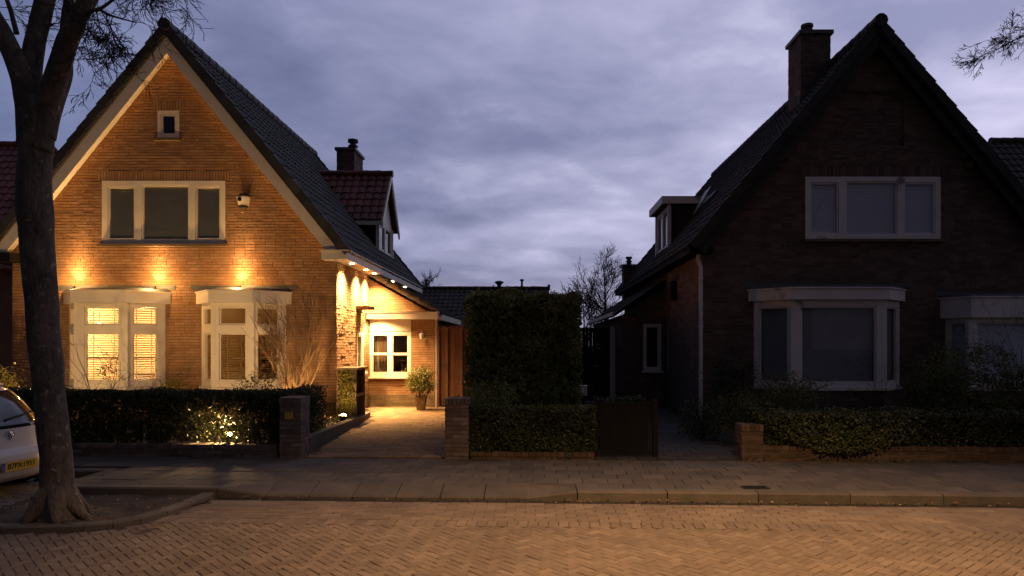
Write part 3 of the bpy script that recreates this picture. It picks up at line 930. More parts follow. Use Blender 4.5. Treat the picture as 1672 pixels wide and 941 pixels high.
def blinds_left(bl, fo):
    b = MB()
    for (P, U, n, wd, lights) in bl:
        for (a, b_, c, d) in lights:
            slats(b, P, U, n, a - .03, b_ + .03, c, d, .11, .05, .046, 24, 0)
            for s in (.2, .8):
                xx = a + (b_ - a) * s
                b.poly([P + U * (xx - .008) + V((0, 0, c)) - n * .085, P + U * (xx + .008) + V((0, 0, c)) - n * .085, P + U * (xx + .008) + V((0, 0, d)) - n * .085, P + U * (xx - .008) + V((0, 0, d)) - n * .085])
        a, b_ = lights[0][0], lights[0][1]
        b.obox(P + U * (a - .03) + V((0, 0, .60)) - n * .13, U * (b_ - a + .06), V((0, 0, .035)), n * .03)
    b.build('blind', M_slat, fo)
def blinds_mid(bl, fo):
    b = MB()
    for (P, U, n, wd, lights) in bl:
        for (a, b_, c, d) in lights[:1]:
            slats(b, P, U, n, a - .03, b_ + .03, c, d, .11, .05, .044, 14, 0)
            for s in (.25, .75):
                xx = a + (b_ - a) * s
                b.poly([P + U * (xx - .012) + V((0, 0, c)) - n * .085, P + U * (xx + .012) + V((0, 0, c)) - n * .085, P + U * (xx + .012) + V((0, 0, d)) - n * .085, P + U * (xx - .012) + V((0, 0, d)) - n * .085])
            b.obox(P + U * (a - .03) + V((0, 0, .60)) - n * .13, U * (b_ - a + .06), V((0, 0, .03)), n * .03)
    b.build('blind', M_slatK, fo)
brm = [M_mortar, M_brick]
bay(lh, -10.10, -9.56, -8.525, -7.99, FY, 15.0, .74, 2.51, [lit_lights(.12, .16), lit_lights(.17, .13), lit_lights(.14, .16)], M_white, M_glassL, brm, blindfn=blinds_left)
bay(lh, -7.215, -6.69, -5.885, -5.36, FY, 15.0, .74, 2.51, [lit_lights(.14, .16), lit_lights(.12, .11), lit_lights(.12, .16)], M_white, M_glassL, brm, blindfn=blinds_mid)

# furniture seen through the lit bays
def sideboard(x0, x1, y, h, label, shelves):
    t = thing('shelf_unit', label, 'shelf', ((x0 + x1) / 2, y, .03))
    m = MB(); m.box(x0, x0 + .03, y - .3, y, .03, h); m.box(x1 - .03, x1, y - .3, y, .03, h); m.box(x0 + .03, x1 - .03, y - .02, y - .002, .03, h)
    for k in range(shelves + 1):
        z = .03 + (h - .06) * k / shelves; m.box(x0 + .03, x1 - .03, y - .3, y - .022, z, z + .03)
    m.build('carcass', M_furn, t)
    b = MB()
    for k in range(shelves):
        z = .06 + (h - .06) * k / shelves; x = x0 + .06
        while x < x1 - .1:
            ww = rnd.uniform(.02, .06); hh = rnd.uniform(.16, min(.3, (h - .06) / shelves - .05))
            if rnd.random() < .75: b.box(x, x + ww - .003, y - .24, y - .05, z + .001, z + hh)
            x += ww
    b.build('books', mat('book_spines_%d' % shelves, (.3, .2, .12), (.08, .06, .05), .7, 6, .6), t)
sideboard(-9.3, -8.1, 19.36, 2.0, 'dark bookshelf against the back wall behind the brighter left bay', 6)
sideboard(-7.3, -6.1, 19.36, 2.2, 'dark bookshelf in the dimmer room behind the right-hand bay', 7)
def table_lamp(x, y, z, label):
    t = thing('table_lamp', label, 'lamp', (x, y, z))
    m = MB(); m.lathe([(.001, 0), (.08, 0), (.08, .015), (.02, .03), (.035, .12), (.015, .24), (.001, .24)], (x, y, z), 14); m.build('lamp_base', M_brass, t)
    s = MB(); s.lathe([(.15, .22), (.11, .42)], (x, y, z), 18); s.build('lamp_shade', M_shade, t)
    return t
def low_cabinet(x0, x1, y0, y1, h, label, m=M_furn):
    t = thing('cabinet', label, 'cabinet', ((x0 + x1) / 2, (y0 + y1) / 2, .03))
    b = MB(); b.box(x0, x1, y0, y1, .1, h); b.box(x0 - .015, x1 + .015, y0 - .015, y1 + .015, h + .001, h + .03); b.build('body', m, t)
    d = MB(); nn = 3
    for k in range(nn):
        a = x0 + (x1 - x0) * k / nn; d.box(a + .01, a + (x1 - x0) / nn - .01, y0 - .018, y0 - .001, .13, h - .03)
    d.build('door', m, t)
    for xx in (x0 + .03, x1 - .07):
        for yy in (y0 + .03, y1 - .07):
            l = MB(); l.box(xx, xx + .04, yy, yy + .04, .03, .1); l.build('leg', m, t)
low_cabinet(-10.5, -9.5, 18.9, 19.35, .85, 'dark low cabinet in the bright room behind the left bay')
low_cabinet(-5.8, -4.7, 17.6, 18.0, .8, 'dark low cabinet in the dim room behind the right-hand bay')
table_lamp(-5.45, 17.8, .83, 'lit linen shaded table lamp on the cabinet behind the right-hand bay')
hp = thing('house_plant', 'dark leafy house plant standing inside the left bay window', 'plant', (-9.28, 15.62, .76))
m = MB(); m.lathe([(.001, 0), (.07, 0), (.09, .16), (.08, .16), (.001, .14)], (-9.28, 15.62, .76), 14); m.build('pot', M_terra, hp)
m = MB(); bush(m, (-9.28, 15.62, 1.12), (.16, .12, .2), 14, 9, .07, .4, .5, .08); m.build('foliage', M_leafH, hp)
for px_, pw_, ph_, lab in ((-9.75, .5, .7, 'tall dark framed picture on the back wall behind the left bay'), (-8.35, .0, .0, '')):
    if pw_:
        pic = thing('wall_picture', lab, 'picture', (px_, 19.37, 1.2))
        m = MB()
        for r in rect_sub((0, pw_, 0, ph_), [(.05, pw_ - .05, .05, ph_ - .05)]): m.box(px_ + r[0], px_ + r[1], 19.36, 19.39, 1.2 + r[2], 1.2 + r[3])
        m.build('picture_frame', M_dark, pic)
        m = MB(); m.box(px_ + .05, px_ + pw_ - .05, 19.375, 19.39, 1.25, 1.15 + ph_); m.build('canvas', M_brickY, pic)
pdl = thing('pendant_lamp', 'round glowing pendant lamp hanging inside the left bay window', 'lamp', (-9.95, 16.45, 2.61))
m = MB(); m.tube([(-9.95, 16.45, 2.61), (-9.95, 16.45, 2.15)], .006, 6); m.build('cord', M_dark, pdl)
m = MB(); m.lathe([(.001, .055), (.035, .045), (.055, 0), (.035, -.045), (.001, -.055)], (-9.95, 16.45, 2.08), 14); m.build('bulb', M_glowB, pdl)

# ---- side extension
EYF = 18.7; EXR = -2.556
ex = MB()
brickwall(ex, (SW, EYF, 0), (1, 0, 0), (0, -1, 0), [(0, 0), (1.724, 0), (1.724, 2.40), (0, 3.36)], [(.03, 1.10, .80, 1.985)])
ex.poly([(EXR, EYF, 0), (EXR, 24.5, 0), (EXR, 24.5, 2.4), (EXR, EYF, 2.4)], 1)
ex.poly([(EXR, 24.5, 0), (SW, 24.5, 0), (SW, 24.5, 3.3), (EXR, 24.5, 2.4)], 1)
ex.build('extension_wall', [M_mortar, M_brick], lh)
ep = MB(); brickwall(ep, (SW + .03, EYF - .02, 0), (1, 0, 0), (0, -1, 0), [(0, 0), (1.70, 0), (1.70, .33), (0, .33)], []); ep.build('plinth', [M_mortarD, M_plinth], lh)
er = MB()
eo = V((-2.40, EYF - .10, 2.46)); ev = V((-1.9, 0, 1.06)).normalized()
tiles(er, eo, (0, 1, 0), ev, 5.9, 2.12, m=0)
er.obox(eo - V((0, 0, .07)) + V((0, .1, 0)), (0, 5.7, 0), ev * 2.12, (0, 0, .03))
for k in range(7):
    a = eo + ev * (k * .31) + V((0, 0, .02)); b = a + ev * .35
    er.tube([a + V((0, .02, .02)), b + V((0, .02, -.012))], [.095, .08], 10)
er.build('extension_roof', M_tileD, lh)
fa = MB()
fa.box(-4.25, -2.43, 18.30, EYF - .012, 2.29, 2.45); fa.box(-4.27, -2.41, 18.27, EYF - .012, 2.452, 2.475)
fa.box(-4.24, -3.17, EYF - .05, EYF - .012, 1.99, 2.288)
fa.box(-2.545, -2.36, EYF - .008, 23.6, 2.27, 2.42); 
fa.build('fascia', M_white, lh)
window(lh, (-4.245, EYF - .015, .80), (1, 0, 0), (0, -1, 0), 1.07, 1.185,
       [(.06, .47, .10, .565), (.06, .47, .60, 1.09), (.58, .99, .10, .565), (.58, .99, .60, 1.09)], M_white, M_glassD, None, sill=.045, rim=.02)
ei = MB()
ei.poly([(-4.2, 19.4, .5), (-3.0, 19.4, .5), (-3.0, 19.4, 2.2), (-4.2, 19.4, 2.2)])
ei.build('interior_wall', M_furn, lh)
ec = MB()
for q in range(16):
    x = -4.16 + q * .026; ec.poly([(x, EYF + .2 + .02 * math.sin(q * 2.1), .86), (x + .026, EYF + .2 + .02 * math.sin(q * 2.1 + 2.1), .86), (x + .026, EYF + .2 + .02 * math.sin(q * 2.1 + 2.1), 1.95), (x, EYF + .2 + .02 * math.sin(q * 2.1), 1.95)])
ec.build('curtain', M_slatK, lh)
wl_ = thing('wall_lantern', 'small unlit wall lantern on the brick pier beside the extension window', 'wall lamp', (-2.88, EYF - .012, 1.86))
m = MB(); m.box(-2.92, -2.84, EYF - .035, EYF - .014, 1.83, 2.0); m.tube([(-2.88, EYF - .03, 1.95), (-2.88, EYF - .12, 2.0), (-2.88, EYF - .16, 1.95)], .01, 6); m.build('bracket', M_zinc, wl_)
m = MB(); m.lathe([(.001, .1), (.05, .08), (.06, .07), (.035, -.06), (.001, -.07)], (-2.88, EYF - .16, 1.84), 12); m.build('lantern_glass', M_whiteP, wl_)
dk = MB(); dk.box(SW + .01, -3.95, 17.3, 17.9, 2.50, 2.57); dk.build('door_hood', M_timber, lh)
dpi = MB(); dpi.tube([(-2.50, EYF - .05, 2.27), (-2.50, EYF - .05, .02)], .035, 10); dpi.build('downpipe', M_zinc, lh)

# ---- chimney and dormer of the lit house
ch = MB()
def chimney(root, x0, x1, y0, y1, zb, zt, bm, mm, pots, potm):
    c = MB(); h = zt - zb
    brickwall(c, (x0, y0, zb), (1, 0, 0), (0, -1, 0), [(0, 0), (x1 - x0, 0), (x1 - x0, h), (0, h)])
    brickwall(c, (x1, y0, zb), (0, 1, 0), (1, 0, 0), [(0, 0), (y1 - y0, 0), (y1 - y0, h), (0, h)])
    brickwall(c, (x0, y1, zb), (0, -1, 0), (-1, 0, 0), [(0, 0), (y1 - y0, 0), (y1 - y0, h), (0, h)])
    brickwall(c, (x1, y1, zb), (-1, 0, 0), (0, 1, 0), [(0, 0), (x1 - x0, 0), (x1 - x0, h), (0, h)])
    co = c.build('chimney', [mm, bm], root)
    s = MB(); s.box(x0 - .06, x1 + .06, y0 - .06, y1 + .06, zt + .001, zt + .09); s.build('cap', M_lead, co)
    for (px, py, r, hh) in pots:
        p = MB(); p.lathe([(r, 0), (r * .9, hh * .4), (r * 1.25, hh * .42), (r * 1.25, hh * .52), (r * .8, hh * .55), (r * .8, hh * .75), (r * 1.35, hh * .78), (r * 1.3, hh), (.001, hh)], (px, py, zt + .091), 14)
        p.build('chimney_pot', potm, co)
chimney(lh, -6.40, -5.84, 23.4, 24.6, 6.1, 7.98, M_brickD, M_mortarD, [(-6.02, 24.0, .13, .42)], M_metal)

def zr(x): return AZ - SL * abs(x - AX)
dm = MB()
f = MB(); frame(f, (-4.6, 21.35, 4.42), (0, 1, 0), (1, 0, 0), 2.0, .93, [(.12, .94, .1, .84), (1.06, 1.88, .1, .84)], .07)
f.poly([(-4.598, 21.3, 5.352), (-4.598, 23.4, 5.352), (-4.598, 22.35, 6.72)])
f.box(-4.66, -4.56, 21.27, 21.345, 4.42, 5.36); f.box(-4.66, -4.56, 23.355, 23.43, 4.42, 5.36)
do = f.build('dormer', M_white, lh)
m = MB(); panes(m, (-4.6, 21.35, 4.42), (0, 1, 0), (1, 0, 0), [(.15, .91, .13, .81), (1.09, 1.85, .13, .81)]); m.build('pane', M_glassD, do)
m = MB()
for yy in (21.35, 23.38): m.poly([(-4.62, yy, 4.40), (-4.62, yy, 5.42), (-5.45, yy, 5.42)])
m.poly([(-4.75, 21.36, 4.42), (-4.75, 23.3, 4.42), (-4.75, 23.3, 5.4), (-4.75, 21.36, 5.4)])
m.build('cheek', M_boardD, do)
m = MB(); sv = V((0, 1.30, 1.62)).normalized(); sv2 = V((0, -1.30, 1.62)).normalized()
kp = lambda a, s: (5.33 + s * .78) > zr(-4.42 - a) - .05
tiles(m, (-4.42, 21.05, 5.33), (-1, 0, 0), sv, 2.4, 2.08, .30, .23, keep=kp)
tiles(m, (-4.42, 23.65, 5.33), (-1, 0, 0), sv2, 2.4, 2.08, .30, .23, keep=kp)
ridge_caps(m, (-4.36, 22.35, 6.96), (-6.75, 22.35, 6.96), .10)
m.faces([(-4.44, 21.07, 5.28), (-4.44, 22.35, 6.88), (-6.6, 22.35, 6.88), (-5.3, 21.07, 5.28)], [(0, 1, 2, 3)])
m.faces([(-4.44, 23.63, 5.28), (-4.44, 22.35, 6.88), (-6.6, 22.35, 6.88), (-5.3, 23.63, 5.28)], [(0, 1, 2, 3)])
m.build('dormer_roof', M_tileR, do)
m = MB()
m.obox((-4.44, 21.02, 5.10), (.05, 0, 0), (0, 1.33, 1.66), (0, 0, .19)); m.obox((-4.44, 23.68, 5.10), (.05, 0, 0), (0, -1.33, 1.66), (0, 0, .19))
m.box(-5.3, -4.45, 21.06, 21.2, 5.16, 5.28)
m.build('bargeboard', M_white, do)

# ---- lamps of the lit house
for k, (x, lab) in enumerate(((-9.87, 'small black uplighter on the left bay roof, nearest the street tree'), (-8.13, 'small black uplighter at the right end of the left bay roof'), (-6.31, 'small black uplighter on the middle of the right-hand bay roof'))):
    zt = 2.855 if k != 1 else 2.85
    t = thing('uplighter', lab, 'spotlight', (x, FY - .2, zt), 'uplighters on the bay roofs')
    m = MB(); m.box(x - .04, x + .04, FY - .24, FY - .16, zt - .03, zt - .005); m.lathe([(.001, 0), (.032, 0), (.036, .05), (.03, .05), (.03, .04), (.001, .04)], (x, FY - .2, zt - .005), 12); m.build('housing', M_dark, t)
    lamp('uplight', 'SPOT', (x, FY - .15, zt + .03), 130, (1.0, .56, .20), t, (x, FY - .05, zt + 1.0), 84, 1.0, .02)
    lamp('uplight_beam', 'SPOT', (x, FY - .19, zt + .035), 330, (1.0, .56, .20), t, (x, FY + .02, zt + 1.6), 40, 1.0, .02)
    lamp('uplight_spill', 'POINT', (x, FY - .36, zt + .12), 50, WARM, t, (x, FY + .25, zt + 1.3), 165, .4, .03)
for yy in (16.0, 17.35, 18.25):
    lamp('downlight_beam', 'SPOT', (-4.04, yy, 3.43), 1300, WARM2, lh, (-4.16, yy, 2.4), 72, 1.0, .02)
    lamp('downlight_spill', 'SPOT', (-4.00, yy, 3.42), 1500, WARM2, lh, (-4.12, yy, 2.0), 120, 1.0, .03)
for yy in (20.6, 22.6):
    lamp('downlight_beam', 'SPOT', (-4.10, yy, 3.43), 240, WARM2, lh, (-4.0, yy, 2.4), 120, 1.0, .02)
lamp('canopy_lamp', 'SPOT', (-4.0, 18.2, 2.27), 420, WARM2, lh, (-4.0, 18.4, 1.2), 150, .8, .04)
lamp('room_lamp', 'POINT', (-9.4, 17.4, 2.2), 560, (1, .64, .27), lh, rad=.15)
lamp('pendant_light', 'POINT', (-9.95, 16.45, 1.98), 40, (1, .66, .27), pdl, rad=.06)
lamp('dim_room_lamp', 'POINT', (-5.45, 17.8, 1.12), 420, (1, .62, .24), lh, rad=.08)
lamp('kitchen_lamp', 'POINT', (-3.5, 19.1, 2.2), 1.6, (1, .66, .27), lh, rad=.05)

# ---- dome camera on the front wall
sc_ = thing('security_camera', 'white dome security camera on the brick wall right of the upper window', 'camera', (-6.24, FY - .1, 4.73))
m = MB(); m.box(-6.29, -6.19, FY - .12, FY - .01, 4.83, 4.90); m.lathe([(.02, .0), (.09, -.03), (.135, -.075), (.135, -.085)], (-6.24, FY - .14, 4.905), 20); m.build('hood', M_metal, sc_)
m = MB(); m.lathe([(.001, .09), (.12, .09), (.14, .07), (.14, .055), (.105, -.10), (.085, -.125), (.06, -.15), (.02, -.165), (.001, -.165)], (-6.24, FY - .14, 4.745), 24); m.build('housing', M_white, sc_, smooth=False)
m = MB(); m.lathe([(.001, .03), (.035, .028), (.05, .0), (.05, -.01)], (-6.28, FY - .262, 4.755), 16, axis=(-.1, -1, 0)); m.build('lens', M_dark, sc_)
m = MB(); m.lathe([(.10, .0), (.082, -.03), (.06, -.042), (.001, -.045)], (-6.24, FY - .147, 4.625), 20); m.build('sensor_window', M_dark, sc_)
# ================================================================== RIGHT HOUSE
RY = 15.0; RAX = 7.10; RAZ = 8.24; REX = 3.29; REZ = 3.69; RSL = (RAZ - REZ) / (RAX - REX)
rh = thing('brick_house', 'unlit dark brick house with tall chimney and drawn grey blinds', 'house', (RAX, RY, 0))
WL = 3.55
def zr2(x): return RAZ - RSL * abs(x - RAX)
rw = MB()
hol = [(2.15, 4.98, 3.84, 5.15)]
sold = [(2.05, 5.08, 5.15, 5.38), (2.85, 4.28, 6.98, 7.10)]
he = zr2(WL) - .18
bwid = 2 * (RAX - WL)
rec = (2.92, 4.21, 5.80, 6.93)
brickwall(rw, (WL, RY, 0), (1, 0, 0), (0, -1, 0), [(0, 0), (bwid, 0), (bwid, he), (bwid / 2, RAZ - .18), (0, he)], hol + [rec], sold, prot=.007, rough=.003, reveal=.07)
brickwall(rw, (WL + rec[0], RY + .06, rec[2]), (1, 0, 0), (0, -1, 0), [(0, 0), (rec[1] - rec[0], 0), (rec[1] - rec[0], rec[3] - rec[2]), (0, rec[3] - rec[2])], rough=.002)
brickwall(rw, (WL, RY + 4.4, 0), (0, -1, 0), (-1, 0, 0), [(0, 0), (4.399, 0), (4.399, he), (0, he)], [])
rw.poly([(WL, RY + 4.4, 0), (WL, 27.8, 0), (WL, 27.8, he), (WL, RY + 4.4, he)], 1)
rw.poly([(WL + bwid, RY, 0), (WL + bwid, 27.8, 0), (WL + bwid, 27.8, he), (WL + bwid, RY, he)], 1)
rw.poly([(WL, 27.8, 0), (WL + bwid, 27.8, 0), (WL + bwid, 27.8, he), (RAX, 27.8, RAZ - .2), (WL, 27.8, he)], 1)
rw.build('wall', [M_mortarD, M_brickD], rh)
rf = MB(); roof_pair(rf, RAX, RAZ, REX, REZ, RY - .30, 28.0)
rro = rf.build('roof', M_tileD, rh)
rc = MB(); ridge_caps(rc, (RAX, RY - .42, RAZ + .02), (RAX, 28.1, RAZ + .02), .13); rc.build('ridge_cap', M_tileD, rro)
barges(RAX, RAZ, REX, REZ, RY - .29, (1, -1), M_boardD, rh, d0=.115, d1=.30, soffit=.30)
for xx in (RAX - 1.82, RAX - 1.98, RAX + 1.82, RAX + 1.98):
    z = zr2(xx) - .50; pu = MB(); pu.box(xx - .05, xx + .05, RY - .17, RY - .012, z - .06, z + .05); pu.build('purlin_end', M_timber, rh)
gt = MB(); gt.box(3.22, 3.72, 14.72, 15.02 - .03, 3.52, 3.68); gt.box(3.22, 3.52, 15.0, 28, 3.53, 3.68); gt.box(3.19, 3.23, 14.7, 28, 3.66, 3.70)
gt.build('gutter', M_dark, rh)
dp = MB(); dp.tube([(3.45, 14.94, 3.52), (3.44, 14.93, 3.40), (3.50, 14.93, 3.25), (3.50, 14.93, .02)], .042, 12)
for z in (.9, 2.0, 3.0): dp.tube([(3.50, 14.93, z), (3.50, 14.93, z + .04)], .052, 12)
dp.build('downpipe', M_whiteD, rh)
window(rh, (5.70, RY - .015, 3.84), (1, 0, 0), (0, -1, 0), 2.83, 1.31, [(.10, .70, .10, 1.19), (.84, 1.93, .08, 1.22), (2.06, 2.72, .10, 1.19)], M_whiteD, M_glass, 'closed', M_blindD, sill=.06)
def rlights(m0, m1, b=.10, t=1.64):
    return lambda wd: [(m0, wd - m1, b, t)]
def closed_blinds(mat_):
    def fn(bl, fo):
        b = MB()
        for (P, U, n, wd, lights) in bl:
            for (a, b_, c, d) in lights:
                z = c
                while z < d:
                    sg = rnd.uniform(-.0015, .0015)
                    Q = lambda x, zz, e: P + U * x + V((0, 0, zz)) - n * (.095 + e + sg)
                    b.poly([Q(a, z, 0), Q(b_, z, 0), Q(b_, min(z + .049, d), .026), Q(a, min(z + .049, d), .026)]); z += .047
        b.build('blind', mat_, fo)
        k = MB()
        for (P, U, n, wd, lights) in bl:
            k.poly([P - n * .2, P + U * wd - n * .2, P + U * wd - n * .2 + V((0, 0, 1.7)), P - n * .2 + V((0, 0, 1.7))])
        k.build('dark_interior', M_dark, fo)
    return fn
bay(rh, 4.62, 5.23, 7.07, 7.68, RY, 14.4, .77, 2.54, [rlights(.12, .10), rlights(.16, .16), rlights(.10, .12)], M_whiteD, M_glass, [M_mortarD, M_brickD], cor=.22, blindfn=closed_blinds(M_blindK))
bay(rh, 8.63, 8.80, 10.5, 10.62, RY, 14.4, .77, 2.18, [rlights(.10, .10, .1, 1.32), rlights(.13, .13, .1, 1.32), rlights(.1, .1, .1, 1.32)], M_whiteD, M_glass, [M_mortarD, M_brickD], cor=.40, blindfn=closed_blinds(M_blindD))
chimney(rh, 6.37, 7.06, 17.0, 17.85, 6.6, 9.0, M_brickD, M_mortarD, [(6.62, 17.3, .11, .26), (6.9, 17.5, .1, .06)], M_mortarD)
fl = MB()
for k in range(7):
    fl.box(6.30 + k * .11, 6.42 + k * .11, 16.94, 16.99, zr2(6.30 + k * .11) - .02, zr2(6.36 + k * .11) + .16)
fl.build('flashing', M_lead, rh)
# flat-roofed dormer on the slope facing the drive
f = MB(); frame(f, (3.9, 22.5, 4.42), (0, -1, 0), (-1, 0, 0), 1.9, 1.22, [(.12, .88, .1, 1.12), (1.02, 1.78, .1, 1.12)], .07)
f.box(3.86, 3.96, 20.5, 20.595, 4.40, 5.64); f.box(3.86, 3.96, 22.505, 22.6, 4.40, 5.64)
f.box(3.72, 5.15, 20.42, 20.47, 5.66, 5.87); f.box(3.72, 5.15, 22.63, 22.68, 5.66, 5.87); f.box(3.68, 3.72, 20.42, 22.68, 5.66, 5.87)
do = f.build('dormer', M_whiteD, rh)
m = MB(); panes(m, (3.9, 22.5, 4.42), (0, -1, 0), (-1, 0, 0), [(.15, .85, .13, 1.09), (1.05, 1.75, .13, 1.09)])
m.build('pane', M_glassD, do)
m = MB(); 
for yy in (20.6, 22.5): m.poly([(3.92, yy, 4.36), (3.92, yy, 5.66), (5.0, yy, 5.66)])
m.box(3.74, 5.2, 20.475, 22.625, 5.655, 5.80); m.poly([(4.05, 20.6, 4.4), (4.05, 22.5, 4.4), (4.05, 22.5, 5.66), (4.05, 20.6, 5.66)])
m.build('cheek', M_boardD, do)
m = MB(); m.poly([(4.0, 20.62, 4.45), (4.0, 22.48, 4.45), (4.0, 22.48, 5.6), (4.0, 20.62, 5.6)]); m.build('curtain', M_blindD, do)
# roof light propped open
vs_ = V((3.81, 0, 4.55)).normalized(); nn_ = V((-4.55, 0, 3.81)).normalized()
o = V((4.50, 19.25, zr2(4.50)))
m = MB(); m.obox(o + nn_ * .02, (0, .7, 0), vs_ * .8, nn_ * .07)
v2 = (vs_ + nn_ * -.0).normalized()
rl = m.build('roof_light', M_lead, rh)
m = MB(); m.obox(o + nn_ * .10, (0, .7, 0), (vs_ * .8 + nn_ * .14) * .98, nn_ * .03); m.build('sash', M_metal, rl)
# rear extension
rx = MB(); RXL = 2.376; RXY = 19.3
brickwall(rx, (RXL, RXY, 0), (1, 0, 0), (0, -1, 0), [(0, 0), (1.17, 0), (1.17, 3.2), (0, 2.42)], [(.60, 1.08, .93, 2.19)], [], rough=.003)
brickwall(rx, (RXL, 28, 0), (0, -1, 0), (-1, 0, 0), [(0, 0), (8.699, 0), (8.699, 2.42), (0, 2.42)], brng=(3.5, 8.69), rough=.003)
rx.build('extension_wall', [M_mortarD, M_brickD], rh)
window(rh, (RXL + .60, RXY - .012, .93), (1, 0, 0), (0, -1, 0), .48, 1.26, [(.06, .42, .07, 1.2)], M_whiteD, M_glassD, 'closed', M_dark, sill=.05)
ro = MB(); ro_o = V((2.18, RXY - .25, 2.46)); ro_v = V((1.35, 0, .92)).normalized()
tiles(ro, ro_o, (0, 1, 0), ro_v, 9, 1.62); ro.obox(ro_o - V((0, 0, .08)) + V((0, .05, 0)), (0, 8.9, 0), ro_v * 1.62, (0, 0, .04))
ro.build('extension_roof', M_tileD, rh)
rg = MB(); rg.box(2.10, 2.20, RXY - .2, 27.5, 2.40, 2.50); rg.build('gutter', M_whiteD, rh)
rp = MB(); rp.tube([(3.52, 18.6, 2.2), (3.52, 18.6, .95)], .022, 8); rp.build('pipe', M_zinc, rh)
wb_ = MB(); wb_.box(3.40, 3.54, 17.6, 17.9, 2.75, 3.2); wb_.build('wall_box', M_dark, rh)
rch = MB(); chimney(rh, 3.3, 3.75, 26.0, 26.5, 3.1, 4.45, M_brickD, M_mortarD, [(3.52, 26.25, .09, .3)], M_metal)

# ================================================================== OTHER HOUSES
def hip_house(name, label, x0, x1, y0, y1, ze, zp, inset, tm, wm, cat='house'):
    h = thing(name, label, cat, ((x0 + x1) / 2, (y0 + y1) / 2, 0))
    b = MB(); b.box(x0 + .3, x1 - .3, y0 + .3, y1 - .3, 0, ze); b.build('wall', wm, h)
    ym = (y0 + y1) / 2; r = MB()
    Sx = math.hypot(ym - y0, zp - ze); cz = (zp - ze) / Sx
    def kp(a, s):
        t = s / Sx * inset
        return t <= a <= (x1 - x0) - t
    tiles(r, (x0, y0, ze), (1, 0, 0), V((0, ym - y0, zp - ze)), x1 - x0, Sx, keep=kp)
    Sh = math.hypot(inset, zp - ze)
    def kh(a, s):
        t = s / Sh * (ym - y0)
        return t <= a <= (y1 - y0) - t
    for xx, dx in ((x1, -inset), (x0, inset)):
        tiles(r, (xx, y0, ze), (0, 1, 0), V((dx, 0, zp - ze)), y1 - y0, Sh, keep=kh)
    d = .07
    r.faces([(x0, y0, ze - d), (x1, y0, ze - d), (x1, y1, ze - d), (x0, y1, ze - d), (x0 + inset, ym, zp - d), (x1 - inset, ym, zp - d)], [(0, 1, 5, 4), (1, 2, 5), (2, 3, 4, 5), (3, 0, 4)])
    ridge_caps(r, (x0 + inset, ym, zp), (x1 - inset, ym, zp), .12); 
    ridge_caps(r, (x1, y0, ze), (x1 - inset, ym, zp), .11); ridge_caps(r, (x1, y1, ze), (x1 - inset, ym, zp), .11)
    r.build('roof', tm, h)
    return h
hip_house('neighbour_house', 'house with red clay tile roof behind the street tree at the left edge', -27, -13.2, 18.5, 26.5, 3.6, 7.9, 2.0, M_tileR, M_brick)
hip_house('neighbour_house', 'dark roofed house behind the right slope of the unlit house', 12.6, 27, 19, 28, 3.4, 8.3, 2.4, M_tileD, M_brickD)
lw_ = thing('outbuilding', 'long low building with a dark tiled roof behind the tall hedge', 'building', (-3.5, 31, 0))
m = MB(); m.box(-9, .6, 29.8, 36.2, 0, 1.9); m.poly([(.6, 29.8, 1.9), (.6, 36.2, 1.9), (.6, 33, 4.1)]); m.build('wall', M_brickD, lw_)
m = MB(); S_ = math.hypot(3.6, 2.35)
tiles(m, (-9.2, 29.4, 1.85), (1, 0, 0), (0, 3.6, 2.35), 9.95, S_); tiles(m, (-9.2, 36.6, 1.85), (1, 0, 0), (0, -3.6, 2.35), 9.95, S_)
m.faces([(-9.2, 29.5, 1.82), (.75, 29.5, 1.82), (.75, 33, 4.1), (-9.2, 33, 4.1)], [(0, 1, 2, 3)])
rfo = m.build('roof', M_tileD, lw_)
m = MB(); ridge_caps(m, (-9.2, 33, 4.2), (.78, 33, 4.2), .11); m.box(.68, .80, 32.9, 33.1, 4.15, 4.38)
m.build('ridge_cap', M_tileD, rfo)
m = MB(); m.lathe([(.09, 0), (.10, .10), (.17, .16), (.22, .2), (.20, .24), (.12, .27), (.001, .30)], (-1.55, 33, 4.28), 12); m.build('roof_cowl', M_metal, rfo)
for xx, hh in ((-4.9, .28), (-6.3, .22), (.2 - 1.0 + .3, .3)):
    m = MB(); m.tube([(xx, 33, 4.25), (xx, 33, 4.25 + hh)], .05, 8); m.lathe([(.001, .1), (.09, .08), (.09, 0)], (xx, 33, 4.25 + hh), 8); m.build('vent_pipe', M_metal, rfo)

# ================================================================== FENCES AND GATES
wg = thing('board_gate', 'brown vertical board gate between the extension and the tall hedge', 'gate', (-2.0, 18.6, 0))
m = MB(); x = -2.42
while x < -1.0:
    m.box(x, x + .185, 18.60 + (0 if int(x * 10) % 2 else .012), 18.63, .05, 2.07 + rnd.uniform(-.004, .004)); x += .19
m.build('boards', M_wood, wg)
m = MB(); x = -2.42 + .155
while x < -1.0:
    m.box(x, x + .065, 18.565, 18.598, .04, 2.075); x += .38
m.box(-2.47, -2.425, 18.57, 18.66, 0, 2.10); m.box(-2.42, -1.0, 18.64, 18.68, 2.078, 2.12); m.box(-2.42, -1.0, 18.635, 18.66, .4, .5); m.build('battens', M_wood, wg)
m = MB(); m.tube([(-2.3, 18.55, 1.05), (-2.3, 18.52, 1.05), (-2.3, 18.52, 1.18), (-2.3, 18.55, 1.18)], .012, 6); m.build('handle', M_metal, wg)
bg_ = thing('garden_door', 'tall black garden door with a small white number plate', 'door', (1.85, 20.4, 0))
m = MB()
for k in range(9): m.box(1.30 + k * .10, 1.395 + k * .10, 20.40, 20.43, .03, 2.12)
